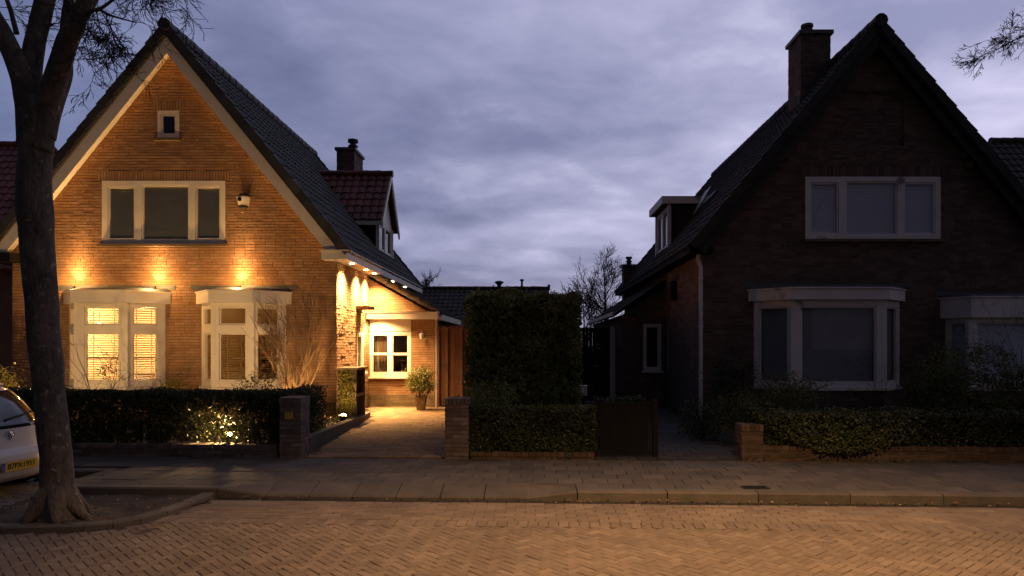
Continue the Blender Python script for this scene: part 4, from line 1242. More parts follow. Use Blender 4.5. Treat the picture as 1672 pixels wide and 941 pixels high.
m.box(1.30, 2.2, 20.385, 20.40, 1.08, 1.13); m.box(1.30, 2.2, 20.375, 20.399, .05, .17); m.box(1.30, 2.2, 20.375, 20.399, 2.0, 2.10)
m.build('boards', M_dark, bg_)
m = MB(); m.box(2.215, 2.33, 20.34, 20.46, 0, 2.14); m.build('post', M_whiteD, bg_)
m = MB(); m.box(1.82, 1.92, 20.392, 20.399, 1.50, 1.66); npo = m.build('number_plate', M_zinc, bg_)
m = MB(); m.box(1.835, 1.905, 20.386, 20.391, 1.53, 1.64); m.build('number_panel', M_dark, npo)
m = MB(); m.tube([(1.7, 20.37, 1.02), (1.7, 20.34, 1.02), (1.82, 20.34, 1.02)], .012, 6); m.build('handle', M_zinc, bg_)
mb_ = thing('letter_box', 'small pale letter box on a post at the right edge of the tall hedge', 'letter box', (1.05, 14.6, 0))
m = MB(); m.box(.96, 1.10, 14.55, 14.68, .60, .79); m.box(.95, 1.11, 14.53, 14.69, .791, .805); m.build('box', M_white, mb_)
m = MB(); m.tube([(1.045, 14.545, .745), (1.065, 14.545, .735), (1.06, 14.545, .70), (1.08, 14.545, .685), (1.06, 14.545, .67), (1.065, 14.545, .64), (1.045, 14.545, .63)], .006, 5); m.build('emblem', M_dark, mb_)
m = MB(); m.box(1.0, 1.05, 14.6, 14.65, 0, .599); m.build('post', M_dark, mb_)
lg = thing('low_gate', 'low dark slatted gate closing the gap beside the low central hedge', 'gate', (1.35, 10.45, 0))
m = MB(); m.box(.98, 1.0, 10.42, 10.45, .03, .80); m.box(1.70, 1.72, 10.42, 10.45, .03, .80); m.box(1.001, 1.699, 10.42, 10.45, .77, .80); m.box(1.001, 1.699, 10.42, 10.45, .03, .06); m.build('gate_frame', M_dark, lg)
m = MB(); x = 1.005
while x < 1.69: m.box(x, x + .020, 10.428, 10.442, .061, .769); x += .0245
m.build('bars', M_dark, lg)
m = MB(); m.box(1.74, 1.82, 10.40, 10.48, 0, .84); m.build('post', M_dark, lg)
m = MB(); m.box(.90, .96, 10.46, 10.52, 0, .84); m.build('post', M_dark, lg)

# ================================================================== GARDEN WALLS AND PIERS
def low_wall(label, x0, x1, h, th, bm, mm, cap=.055):
    u = V((x1 - x0, Yw(x1) - Yw(x0), 0)); Lw = u.length; u.normalize(); n = V((u.y, -u.x, 0))
    t = thing('garden_wall', label, 'wall', ((x0 + x1) / 2, (Yw(x0) + Yw(x1)) / 2, 0))
    m = MB(); O = V((x0, Yw(x0), -.02))
    brickwall(m, O, u, n, [(0, 0), (Lw, 0), (Lw, h), (0, h)])
    m.obox(O - n * th, u * Lw, V((0, 0, h - .002)), n * (th - .003), 0)
    m.build('wall_body', [mm, bm], t)
    c = MB(); x = 0
    while x < Lw - .03:
        c.obox(O + u * (x + .004) - n * (th + .01) + V((0, 0, h)), u * .097, n * (th + .028), V((0, 0, cap + rnd.uniform(-.003, .003)))); x += .105
    c.build('coping', bm, t)
    return t
low_wall('low brick wall under the left hedge, between the tree and the left pier', -12.0, -3.70, .15, .2, M_brickG, M_mortarG)
low_wall('short low brown wall under the low central hedge', -.90, .88, .06, .2, M_brickY, M_mortarG)
low_wall('long low brown brick wall under the right-hand hedge', 2.98, 14, .17, .2, M_brickY, M_mortarG)
def pier(label, x0, x1, y0, dep, h, bm, mm, cap=True):
    t = thing('brick_pier', label, 'pillar', ((x0 + x1) / 2, y0 + dep / 2, 0))
    m = MB(); zb = -.02; w_ = x1 - x0
    for (O, U, n, l) in (((x0, y0, zb), (1, 0, 0), (0, -1, 0), w_), ((x1, y0, zb), (0, 1, 0), (1, 0, 0), dep), ((x0, y0 + dep, zb), (0, -1, 0), (-1, 0, 0), dep), ((x1, y0 + dep, zb), (-1, 0, 0), (0, 1, 0), w_)):
        brickwall(m, O, U, n, [(0, 0), (l, 0), (l, h), (0, h)], rough=.004)
    m.poly([(x0, y0, zb + h), (x1, y0, zb + h), (x1, y0 + dep, zb + h), (x0, y0 + dep, zb + h)])
    m.build('pier_body', [mm, bm], t)
    c = MB(); x = x0 - .012
    n_ = max(3, round((w_ + .024) / .06)); st = (w_ + .024) / n_
    for k in range(n_): c.box(x + k * st + .004, x + (k + 1) * st - .004, y0 - .016, y0 + dep + .016, zb + h + .001, zb + h + .085 + rnd.uniform(-.003, .004))
    c.build('coping', bm, t)
    return t
lp = pier('grey-brown brick pier with a brass plate, left of the driveway', -3.64, -3.345, Yw(-3.5) - .08, .40, .81, M_brickG, M_mortarG)
m = MB(); m.box(-3.565, -3.445, Yw(-3.5) - .098, Yw(-3.5) - .0885, .57, .66); m.box(-3.57, -3.44, Yw(-3.5) - .094, Yw(-3.5) - .0885, .665, .675); m.build('brass_plate', M_brass, lp)
pier('pale grey brick pier right of the driveway, against the low hedge', -1.25, -.93, Yw(-1.1) - .05, .38, .80, M_brickG, M_mortarG)
pier('short brown brick end pier at the left end of the right-hand wall', 2.95, 3.24, Yw(3.1) - .02, .3, .44, M_brickY, M_mortarG)
# edging wall along the driveway bed
de = thing('edging_wall', 'low dark edging wall between the flower bed and the driveway', 'wall', (-3.4, 13, 0))
m = MB(); y = 10.72
while y < 16.0:
    xa, xb = dl(y) - .02, dl(y + .5) - .02
    h0 = .26 - .026 * (y - 10.7)
    m.faces([(xa - .13, y, 0), (xa, y, 0), (xb, y + .494, 0), (xb - .13, y + .494, 0), (xa - .13, y, h0), (xa, y, h0), (xb, y + .494, h0 - .012), (xb - .13, y + .494, h0 - .012)],
            [(4, 5, 6, 7), (0, 1, 5, 4), (1, 2, 6, 5), (2, 3, 7, 6), (3, 0, 4, 7)]); y += .5
m.build('edging_blocks', M_kerb, de)

# ivy-clad bin store by the corner
bs_ = thing('bin_store', 'narrow timber bin store with an ivy covered front at the house corner', 'bin store', (-3.82, 15.0, 0))
m = MB()
for (x, y) in ((-4.0, 14.75), (-3.66, 14.75), (-4.0, 15.5), (-3.66, 15.5)): m.box(x - .03, x + .03, y - .03, y + .03, 0, 1.12)
m.box(-4.06, -3.58, 14.66, 15.58, 1.121, 1.16)
m.box(-3.99, -3.97, 14.79, 15.46, .05, 1.1); m.box(-3.97, -3.69, 15.47, 15.49, .05, 1.1)
m.box(-3.665, -3.645, 14.79, 15.46, .55, .62); m.box(-3.665, -3.645, 14.79, 15.46, .05, .14)
m.build('timber_frame', M_timber, bs_)
m = MB(); m.box(-3.96, -3.70, 14.83, 15.42, .1, .98); m.build('bin', M_dark, bs_)
m = MB(); m.box(-3.97, -3.69, 14.77, 14.78, .02, 1.10)
for k in range(1500):
    z = rnd.uniform(.0, 1.1); x = rnd.uniform(-4.0, -3.64); y = 14.74 - abs(rnd.gauss(0, .03)) - (.12 * rnd.random() if z < .3 else 0)
    leaf(m, V((x, y, z)), .045, V((0, -1.2, .3)), 0, .8)
m.build('ivy', M_leafI, bs_)

M_leafP = mat('olive_leaf', (.062, .07, .02), (.04, .05, .014), .42, 3, .4, trans=.15)
# ================================================================== HEDGES
t = thing('hedge', 'dark clipped hedge along the pavement left of the left pier, lit through from behind', 'hedge', (-7.5, 10.8, 0))
m = MB()
def den(x, t_, z):
    r = math.hypot((x + 4.66) * .55, z - .27)
    if math.hypot(x + 4.68, z - .27) < .035: return 0
    if r < .16: return .22
    if r < .42: return .42
    if z > .68: return 1.0
    return .72 if noise.noise(V((x * 1.7, z * 3, 4))) > .0 else .95
hedge_leaves(m, -11.0, -3.72, lambda x: Yw(x) + .08, .42, .19, .93, 39000, .055, dens=den, edge=.03)
hedge_leaves(m, -11.0, -3.72, lambda x: Yw(x) + .08, .55, .80, .96, 9000, .045, edge=.03, shell=(.2, 1, 1, 1))
m.build('foliage', M_leafH, t)
m = MB()
x = -11
while x < -3.8:
    b = V((x, Yw(x) + .35 + rnd.uniform(-.1, .1), 0))
    for k in range(3): twig(m, b, V((rnd.uniform(-.5, .5), rnd.uniform(-.3, .3), 1)), .009, .75, 1, 0, .6, 4, (2, 3), 4)
    x += .2
m.build('stems', M_barkT, t)
t = thing('hedge', 'short hedge wing running back from the left pier beside the bed', 'hedge', (-3.75, 11.7, 0))
m = MB(); hedge_leaves(m, -3.98, -3.55, lambda x: 10.75, 1.7, .05, .93, 9000, .05, edge=.03, dens=lambda x, t_, z: 1 if t_ < .5 or z > .5 else .7)
m.build('foliage', M_leafH, t)
def boxy_hedge(label, x0, x1, yf, dep, z0, z1, n, size, mt, shell=(.62, .78, .88, .96), edge=.05, core=.10, asp=.55, extra=None):
    t = thing('hedge', label, 'hedge', ((x0 + x1) / 2, yf((x0 + x1) / 2) + dep / 2, 0))
    m = MB(); hedge_leaves(m, x0, x1, yf, dep, z0, z1, n, size, asp, edge, shell=shell)
    if extra: extra(m)
    m.build('foliage', mt, t)
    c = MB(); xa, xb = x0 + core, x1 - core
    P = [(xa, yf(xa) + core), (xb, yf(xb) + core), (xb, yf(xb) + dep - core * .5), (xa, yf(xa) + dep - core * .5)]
    c.prism(P, max(0, z0 - .1), z1 - core); c.build('hedge_dark_core', M_core, t)  # near-black block: the hedge's inner shade put into its colour
    return t
def shoots(m):
    for k in range(60):
        x = rnd.uniform(-1.15, .85); y = rnd.uniform(13.0, 14.5); p = V((x, y, 2.5))
        tip = p + V((rnd.uniform(-.05, .05), 0, rnd.uniform(.06, .24)))
        for j in range(4): leaf(m, p + (tip - p) * (.4 + .2 * j) + V((rnd.uniform(-.03, .03), 0, 0)), .062)
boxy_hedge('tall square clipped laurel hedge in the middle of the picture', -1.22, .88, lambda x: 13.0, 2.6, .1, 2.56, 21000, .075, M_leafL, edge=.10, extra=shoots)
boxy_hedge('unseen hedge added behind the tall square hedge to block light from the lit wall', -.75, .55, lambda x: 15.9, 6.5, .1, 2.45, 9000, .09, M_leafL, edge=.06)  # added out of sight, keeps the lit wall's glow off the dark house
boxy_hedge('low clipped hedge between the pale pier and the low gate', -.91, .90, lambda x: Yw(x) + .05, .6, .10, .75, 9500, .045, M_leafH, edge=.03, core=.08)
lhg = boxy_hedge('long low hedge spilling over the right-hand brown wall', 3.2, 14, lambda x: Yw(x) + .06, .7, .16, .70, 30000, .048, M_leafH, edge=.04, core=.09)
m = MB()
for k in range(2600):
    u = rnd.gauss(0, .38); x = 4.35 + u; z = .12 + abs(rnd.gauss(0, .2)) + .3 * u * u
    if z > .7: continue
    leaf(m, V((x, Yw(x) - .01 - abs(rnd.gauss(0, .05)), z)), .05, V((0, -1, .3)), 0, .6, rnd.uniform(.5, 1))
m.build('yellow_green_patch', M_leafP, lhg)
t = boxy_hedge('dark hedge behind the low gate', 1.0, 1.78, lambda x: 11.3, .5, .0, .8, 3500, .05, M_leafH, edge=.03)
def shrub(name, label, blobs, size, mt, asp=.45, up=.3, per=26, cl=.2, stem=True):
    c = blobs[0][0]
    t = thing(name, label, 'shrub', (c[0], c[1], 0))
    m = MB()
    for (ct, rd, nc) in blobs: bush(m, ct, rd, nc, per, size, asp, up, cl)
    m.build('foliage', mt, t)
    if stem:
        s = MB()
        for (ct, rd, nc) in blobs:
            for k in range(7): twig(s, (ct[0] + rnd.uniform(-.08, .08), ct[1] + rnd.uniform(-.08, .08), 0), V((rnd.uniform(-.6, .6), rnd.uniform(-.6, .6), 1)), .014, max(.35, ct[2] + rd[2] * .4), 1, 0, .6, 4, (2, 3), 5)
        s.build('stem', M_barkT, t)
    return t
shrub('shrub', 'rounded laurel shrub between the pale pier and the tall hedge', [((-.68, 11.5, .72), (.45, .4, .36), 60)], .06, M_leafL)
shrub('shrub', 'spreading evergreen shrub in front of the left end of the dark bay', [((4.3, 12.3, .62), (.75, .6, .52), 120), ((3.55, 11.9, .45), (.5, .5, .42), 60)], .07, M_leafE, .32)
shrub('shrub', 'dark tall shrub against the brick beside the white downpipe', [((3.98, 14.2, .85), (.45, .35, .75), 80)], .06, M_leafH, .4)
shrub('shrub', 'large bushy evergreen between the two dark bays', [((8.0, 13.2, .85), (1.05, .7, .85), 210), ((7.35, 13.0, .7), (.5, .5, .75), 60), ((8.9, 13.0, .6), (.7, .6, .6), 90)], .075, M_leafE, .34)
shrub('shrub', 'low dark shrub beside the side path', [((2.95, 12.6, .3), (.35, .7, .35), 60)], .06, M_leafH, .4)
shrub('shrub', 'small dark shrub under the right end of the right-hand lit bay', [((-5.35, 13.9, .78), (.42, .3, .30), 34)], .055, M_leafH, .5, per=14)
shrub('shrub', 'leafy shrub strung with garden light at the far left edge', [((-10.35, 13.6, .80), (.55, .4, .42), 90)], .07, M_leafI, .5)
shrub('shrub', 'dark shrub in the flower bed beside the glowing floor spotlight', [((-4.35, 13.6, .35), (.35, .5, .33), 60)], .05, M_leafH, .5)
shrub('shrub', 'amber lit shrub between the two lit bays', [((-7.35, 14.6, .62), (.28, .22, .32), 40)], .05, M_leafI, .5)
m = MB()
for k in range(700):
    y = rnd.uniform(10.9, 14.6); x = dl(y) - .22 - abs(rnd.gauss(0, .25)); leaf(m, V((x, y, .2 - .02 * (y - 10.8) + abs(rnd.gauss(0, .05)))), .05, V((0, 0, 1)), 0, .6)
props(m.build('ground_cover', M_leafI), kind='stuff')
m = MB()
for k in range(16000):
    x = rnd.uniform(-12, 16); z = min(1.9, abs(rnd.gauss(0, .9))) * (1.0 + .35 * math.sin(x * 1.3) + .3 * math.sin(x * 2.9 + 1))
    leaf(m, V((x, 38 + rnd.uniform(-.6, .6), z)), .22, V((0, -1, .4)), 0, .7)
m.poly([(-12, 38.6, 0), (16, 38.6, 0), (16, 38.6, 1.2), (-12, 38.6, 1.2)])
props(m.build('distant_hedgerow', M_leafH), kind='stuff')
dc = thing('drain_cover', 'small dark iron drain cover set in the pavement behind the right-hand kerb', 'drain cover', (2.55, 8.2, 0))
m = MB(); m.box(2.40, 2.70, 8.14, 8.30, -.004, .008)
m.build('frame', M_metal, dc)
m = MB()
for k in range(6): m.box(2.43 + k * .042, 2.455 + k * .042, 8.155, 8.285, .009, .013)
m.build('grate', M_dark, dc)
m = MB()
for k in range(900):
    x = rnd.uniform(-11, 12)
    if -3.25 < x < -1.3 or 1.0 < x < 2.9: continue
    if noise.noise(V((x * 1.9, 0, 0))) < -.05: continue
    leaf(m, V((x, Yw(x) - .025 - abs(rnd.gauss(0, .018)), .012 + abs(rnd.gauss(0, .02)))), .04, V((0, -.5, .6)), 0, .35)
for k in range(500):
    x = rnd.uniform(-3.6, 12)
    leaf(m, V((x, Yk(x) - rnd.uniform(.0, .12), -.112 + rnd.uniform(0, .012))), .032, V((0, 0, 1.6)), 0, .5)
props(m.build('pavement_weeds', M_leafH), kind='stuff')
# potted plant
pp = thing('potted_plant', 'leafy potted bush standing in front of the brick pier of the extension', 'potted plant', (-2.77, 17.75, .02))
m = MB(); m.lathe([(.001, 0), (.13, 0), (.18, .30), (.19, .30), (.19, .34), (.165, .34), (.155, .29), (.001, .29)], (-2.77, 17.75, .02), 4); m.build('pot', M_terra, pp)
m = MB(); bush(m, (-2.77, 17.75, .74), (.36, .34, .36), 170, 20, .05, .5, .3, .12); m.build('foliage', M_leafE, pp)
m = MB()
for k in range(7): twig(m, (-2.77 + rnd.uniform(-.05, .05), 17.75 + rnd.uniform(-.05, .05), .3), V((rnd.uniform(-.5, .5), rnd.uniform(-.5, .5), 1)), .01, .55, 1, 0, .6, 4, (2, 3), 4)
m.build('stem', M_barkT, pp)

# ================================================================== BARE TREES AND SHRUBS
def bare_shrub(label, base, n, L, r, lev, mt, spread=.45, cone=.35, kids=(2, 4), wob=.12, droop=0, name='bare_shrub', rmin=.0018):
    t = thing(name, label, 'shrub', base)
    m = MB()
    for k in range(n):
        a = rnd.random() * 6.283; e = cone * rnd.uniform(.3, 1.2)
        twig(m, V(base) + V((math.cos(a) * .05, math.sin(a) * .05, 0)), V((math.cos(a) * e, math.sin(a) * e, 1)), r, L * rnd.uniform(.8, 1.15), lev, droop, spread, 6, kids, 5, wob, rmin, .6)
    m.build('branches', mt, t)
    return t
bare_shrub('bare many-stemmed shrub lit from below at the corner of the lit house', (-4.72, 14.45, .02), 9, 1.45, .019, 3, M_barkL, .34, .26, (3, 5), .07, rmin=.0040)
bare_shrub('twisted bare hazel with a curly crown in front of the left bay window', (-8.55, 14.2, .0), 4, 1.75, .010, 3, M_barkT, .6, .05, (2, 3), .2, rmin=.003)
bare_shrub('thin bare sapling in front of the dark central bay window', (6.35, 13.2, .02), 2, 1.05, .010, 3, M_barkT, .5, .08, (2, 4))
bare_shrub('low bare twiggy shrub under the dark central bay window', (6.6, 13.6, .02), 9, .5, .007, 2, M_barkT, .5, .5)
bare_shrub('tall bare shrub in front of the right-edge bay window', (8.75, 12.6, .02), 4, 1.5, .014, 3, M_barkT, .5, .25, (2, 4))

def street_tree(label, base, prof, limbs, twigs, group=None):
    t = thing('street_tree', label, 'tree', base, group)
    bx, by = base[0], base[1]
    m = MB()
    pts = [V((bx + p[0], by + p[2], p[1])) for p in prof]; rr = [p[3] for p in prof]
    # densify
    P, Rr = [], []
    for k in range(len(pts) - 1):
        n_ = 5
        for q in range(n_): P.append(pts[k].lerp(pts[k + 1], q / n_)); Rr.append(rr[k] + (rr[k + 1] - rr[k]) * q / n_)
    P.append(pts[-1]); Rr.append(rr[-1])
    m.tube(P, Rr, 36, 0, nz=.10, nf=3.2)
    for k in range(6):   # surface roots
        a = k * 6.283 / 6 + rnd.uniform(-.25, .25); d = V((math.cos(a), math.sin(a), 0)); L_ = rnd.uniform(.26, .40)
        c0 = V((bx, by, 0))
        m.tube([c0 + d * .05 + V((0, 0, .26)), c0 + d * .13 + V((0, 0, .10)), c0 + d * .24 + V((0, 0, -.0)), c0 + d * L_ + V((0, 0, -.10))], [.10, .09, .05, .015], 12, 0, nz=.12, nf=6)
    m.build('trunk', M_bark, t, smooth=True)
    b = MB()
    for (pl, r0) in limbs:
        ps = [V((bx + p[0], by + p[2], p[1])) for p in pl]; P = []; Rr = []
        for k in range(len(ps) - 1):
            n_ = 6
            p0 = ps[max(k - 1, 0)]; p1 = ps[k]; p2 = ps[k + 1]; p3 = ps[min(k + 2, len(ps) - 1)]
            for q in range(n_):
                u = q / n_
                P.append(.5 * ((2 * p1) + (p2 - p0) * u + (2 * p0 - 5 * p1 + 4 * p2 - p3) * u * u + (3 * p1 - p0 - 3 * p2 + p3) * u ** 3)); Rr.append(pl[k][3] + (pl[k + 1][3] - pl[k][3]) * u)
        P.append(ps[-1]); Rr.append(pl[-1][3])
        b.tube(P, Rr, 18, 0, nz=.12, nf=4)
    b.build('limbs', M_bark, t, smooth=True)
    c = MB()
    for (p, d, r, L_, lev, dr_) in twigs:
        twig(c, V((bx + p[0], by + p[2], p[1])), V(d), r, L_, lev, dr_, .55, 6, (3, 5), 5, .2, .0026, .6)
    c.build('twigs', M_barkT, t)
    return t
def q_(px, py): return ((px - 95) / 167, 1.65 + (562 - py) / 167)
def prof(rows):
    o = []
    for (y, l, r_) in rows:
        cx_, z = q_((l + r_) / 2, y); o.append((cx_, z, 0, (r_ - l) / 334 * .85))
    return o
TP = prof([(856, 52, 142), (838, 61, 131), (820, 65, 126), (800, 66, 124), (740, 64, 119), (700, 60, 114), (640, 54, 107), (560, 46, 101), (480, 39, 95), (420, 34, 91), (340, 27, 88), (300, 27, 87), (260, 30, 86), (215, 29, 89), (185, 32, 90), (160, 38, 82)])
def limb(rows):
    o = []
    for (px, py, wd, dy) in rows:
        x, z = q_(px, py); o.append((x, z, dy, wd / 334 * .88))
    return (o, 0)
limbs = [limb([(54, 235, 50, 0), (49, 170, 42, -.02), (38, 115, 37, -.06), (21, 72, 35, -.1), (3, 33, 32, -.14), (-26, -25, 30, -.2), (-70, -160, 24, -.4), (-150, -330, 14, -.7)]),
         limb([(56, 235, 52, 0), (52, 170, 44, .02), (45, 112, 36, .05), (47, 60, 34, .10), (54, 0, 35, .15), (58, -90, 30, .3), (40, -240, 20, .5), (60, -380, 10, .6)]),
         limb([(76, 225, 34, 0), (86, 165, 28, .05), (97, 114, 24, .10), (90, 72, 21, .15), (86, 40, 20, .2), (84, 0, 19, .25), (84, -80, 17, .35), (100, -220, 10, .6)]),
         limb([(64, 245, 50, 0), (78, 185, 40, -.02), (96, 142, 38, -.06), (112, 107, 37, -.1), (128, 76, 34, -.15), (148, 44, 29, -.18), (168, 0, 25, -.22), (195, -60, 22, -.35), (255, -190, 16, -.6), (300, -330, 8, -.8)]),
         limb([(98, 125, 14, .02), (108, 76, 14, .03), (122, 48, 13, .05), (138, 18, 12, .06), (152, -12, 11, .07), (175, -70, 9, .1), (195, -160, 6, .2)]),
         limb([(34, 60, 9, -.05), (28, 25, 8, -.08), (22, 0, 7, -.1), (18, -40, 5, -.12)]),
         limb([(160, 40, 8, -.18), (172, 34, 7, -.2), (190, 34, 6, -.25), (215, 24, 4.5, -.3), (236, 12, 3.5, -.33), (262, 2, 2.4, -.36)]),
         limb([(186, 34, 5, -.24), (205, 45, 4, -.26), (228, 54, 3, -.3), (252, 62, 2, -.33)])]
tw = []
def tq(px, py, dy, d, r, L_, lev, dr_):
    x, z = q_(px, py); tw.append(((x, z, dy), d, r, L_, lev, dr_))
for (px, py, dy) in ((172, 34, -.2), (180, 34, -.22), (190, 35, -.25), (200, 42, -.26), (212, 48, -.28), (158, 66, -.15), (160, 60, -.15)):
    tq(px, py, dy, (rnd.uniform(-.2, .5), rnd.uniform(-.5, .3), -1), .0055, .42, 3, .03)
for (px, py, dy) in ((222, 20, -.3), (236, 12, -.32), (228, 54, -.3), (245, 60, -.32), (250, 8, -.34)):
    tq(px, py, dy, (1, rnd.uniform(-.4, .4), -.15), .0045, .36, 3, .02)
for (px, py, dy) in ((130, 75, -.1), (110, 100, .0), (96, 20, .2), (94, 60, .15), (20, 40, -.1), (10, 20, -.1), (70, 60, .1), (70, 20, .1)):
    tq(px, py, dy, (rnd.uniform(-.2, 1), rnd.uniform(-.2, .8), .25), .004, .4, 3, .0)
for (px, py, dy) in ((190, -70, -.35), (230, -150, -.5), (280, -280, -.8), (60, -200, .45), (-80, -180, -.45), (-140, -310, -.7), (60, -360, .6), (100, -210, .6), (190, -160, .2), (300, -320, -.8), (60, -120, .35)):
    for k in range(3): tq(px, py, dy, (rnd.uniform(-1, 1), rnd.uniform(-1, 1), rnd.uniform(.0, 1)), .012, .95, 3, .0)
for k in range(6): tq(225 + k * 14, -60 + rnd.uniform(-20, 20), -.5, (1, rnd.uniform(-.3, .3), -.55), .006, .6, 3, .01)
street_tree('thick old bare street tree with forked grey trunk at the left', (-4.64, 7.0, 0), TP, limbs, tw)
TP2 = [(0, -.1, 0, .2), (0, 0, 0, .19), (.02, 1.5, 0, .16), (.0, 3.2, 0, .14), (-.05, 4.2, 0, .12)]
l2 = [([(-.02, 3.7, 0, .11), (-.35, 4.8, .1, .08), (-.8, 5.8, .2, .055), (-1.3, 6.8, .3, .03), (-1.7, 7.6, .3, .012)], 0),
      ([(-.05, 4.1, 0, .11), (.1, 5.2, .1, .09), (.3, 6.6, .1, .06), (.4, 8.0, .1, .02)], 0),
      ([(0, 3.9, 0, .10), (.5, 5.0, -.1, .07), (1.1, 6.2, -.2, .04), (1.5, 7.3, -.2, .012)], 0),
      ([(-.5, 5.1, .12, .024), (-1.2, 5.5, .15, .014), (-1.8, 5.4, .2, .008), (-2.2, 5.2, .2, .004)], 0)]
t2 = []
for p in ((-1.7, 5.42, .2), (-1.85, 5.38, .2), (-2.0, 5.3, .2), (-2.15, 5.23, .2)): 
    for k in range(2): t2.append((p[:1] + (p[1], p[2]), (-1, rnd.uniform(-.4, .4), rnd.uniform(-.5, .1)), .0034, .30, 3, .02))
for p in ((-.7, 5.7, .2), (-1.2, 6.6, .3), (-1.6, 7.4, .3), (.2, 6.0, .1), (.38, 7.8, .1), (.8, 5.6, -.2), (1.4, 7.1, -.2)):
    for k in range(3): t2.append((p, (rnd.uniform(-1, 1), rnd.uniform(-1, 1), rnd.uniform(0, 1)), .012, .9, 3, 0))
street_tree('bare street tree just outside the right edge whose twigs hang into the top corner', (7.8, 8.45, 0), TP2, l2, t2)
m = MB(); m.poly([(7.35, 8.0, .006), (8.25, 7.98, .006), (8.25, 8.83, .006), (7.35, 8.83, .006)]); props(m.build('tree_pit_earth', M_earth), kind='structure')
def far_tree(label, base, H, n, spread, L0, r0=.09, lev=4, cat='tree', rmin=.010, kids=(3, 5), cone=.5, nb=14):
    t = thing('bare_tree', label, cat, base)
    m = MB(); b = V(base)
    lean = V((rnd.uniform(-.06, .06), 0, 1))
    m.tube([b, b + lean * H * .3, b + lean * H * .6, b + lean * H * .92], [r0 * 1.4, r0, r0 * .6, r0 * .15], 8); m.build('trunk', M_barkT, t)
    c = MB()
    for k in range(nb):
        z = H * (.18 + .68 * k / nb); a = rnd.random() * 6.283
        twig(c, b + lean * z, V((math.cos(a) * cone * 1.3, math.sin(a) * cone, 1)), r0 * .42 * (1 - .5 * k / nb), L0 * (1.1 - .55 * k / nb), lev, -.02, spread, 6, kids, 4, .13, rmin, .62)
    c.build('crown', M_barkT, t)
far_tree('bare tree with a full rounded crown behind the chimney of the dark extension', (4.75, 46, 0), 6.9, 1, .5, 2.5, .11, 3, nb=20)
far_tree('smaller bare tree left of the full crowned one, in the gap over the tall hedge', (3.4, 46.5, 0), 5.0, 1, .5, 1.9, .08, 3, nb=14)
far_tree('small bare tree showing above the outbuilding roof beside the lit house', (-6.7, 44, 0), 5.5, 1, .5, 1.8, .07, 3, nb=12)

# ================================================================== GARDEN LAMPS
def spot_thing(label, p, aim, power, face=.045, size=110, glowmat=M_glowS):
    t = thing('garden_spotlight', label, 'spotlight', (p[0], p[1], 0), 'garden spotlights')
    a = (V(aim) - V(p)).normalized()
    m = MB(); m.tube([(p[0], p[1], 0), (p[0], p[1], p[2] - .02)], .01, 6); m.lathe([(.001, -.09), (.03, -.08), (face + .008, 0), (face + .008, .01), (face, .01), (face, .002)], p, 14, axis=a); m.build('housing', M_dark, t)
    m = MB(); m.lathe([(face, .004), (face * .9, face * .5), (face * .5, face * .85), (.001, face)], p, 14, axis=a); m.build('lamp_face', glowmat, t)
    lamp('garden_light', 'SPOT', V(p) + a * (face + .015), power, WARM2, t, V(p) + a, size, 1.0, .03)
    return t
spot_thing('bright floor spotlight in front of the ivy bin store', (-3.73, 14.1, .22), (-3.76, 14.32, 1.0), 90, .062, 165)
spot_thing('floor spotlight glowing through the foot of the left hedge', (-4.64, 10.98, .27), (-4.70, 10.2, .45), 240, .034, 170)
spot_thing('small floor spotlight under the bare corner shrub', (-4.62, 13.95, .12), (-4.72, 14.6, 1.1), 160, .03, 100)
spot_thing('small floor spotlight in the leafy shrub at the left edge', (-10.3, 13.0, .55), (-10.35, 13.6, .95), 120, .03, 150)


for xg, lab in ((-9.3, 'floor spotlight hidden behind the left hedge, aimed at the left bay'), (-6.5, 'floor spotlight hidden behind the left hedge, aimed at the right-hand bay')):
    spot_thing(lab, (xg, 11.9, .35), (xg + .15, 15.0, 2.5), 260, .04, 105)
# street lamp standing behind the photographer, out of frame
def street_lamp():
    t = thing('street_lamp', 'street lamp on a grey pole across the road, lighting the brick paving', 'street lamp', (2.2, -.2, -.1))
    m = MB(); m.tube([(2.2, -.2, -.1), (2.2, -.2, 1.2), (2.2, -.2, 5.6)], [.08, .07, .045], 14); m.tube([(2.2, -.2, 5.6), (2.2, .6, 5.85), (2.2, 3.2, 5.95)], .03, 10); m.build('pole', M_zinc, t)
    m = MB(); m.box(2.05, 2.35, 3.2, 3.9, 5.90, 6.0); m.build('lantern', M_metal, t)
    l = lamp('street_light', 'SPOT', (2.0, 3.6, 5.85), 3200, (1.0, .57, .24), t, (1.75, 6.4, 0), 66, 1.0, .12, scale=None)
    lamp('street_light_spill', 'SPOT', (2.0, 3.6, 5.86), 50, (1.0, .58, .26), t, (1.0, 9.5, 0), 110, 1.0, .12)
    return t, l
slt, sll = street_lamp()
sll.scale = (1.75, 1.0, 1.0)

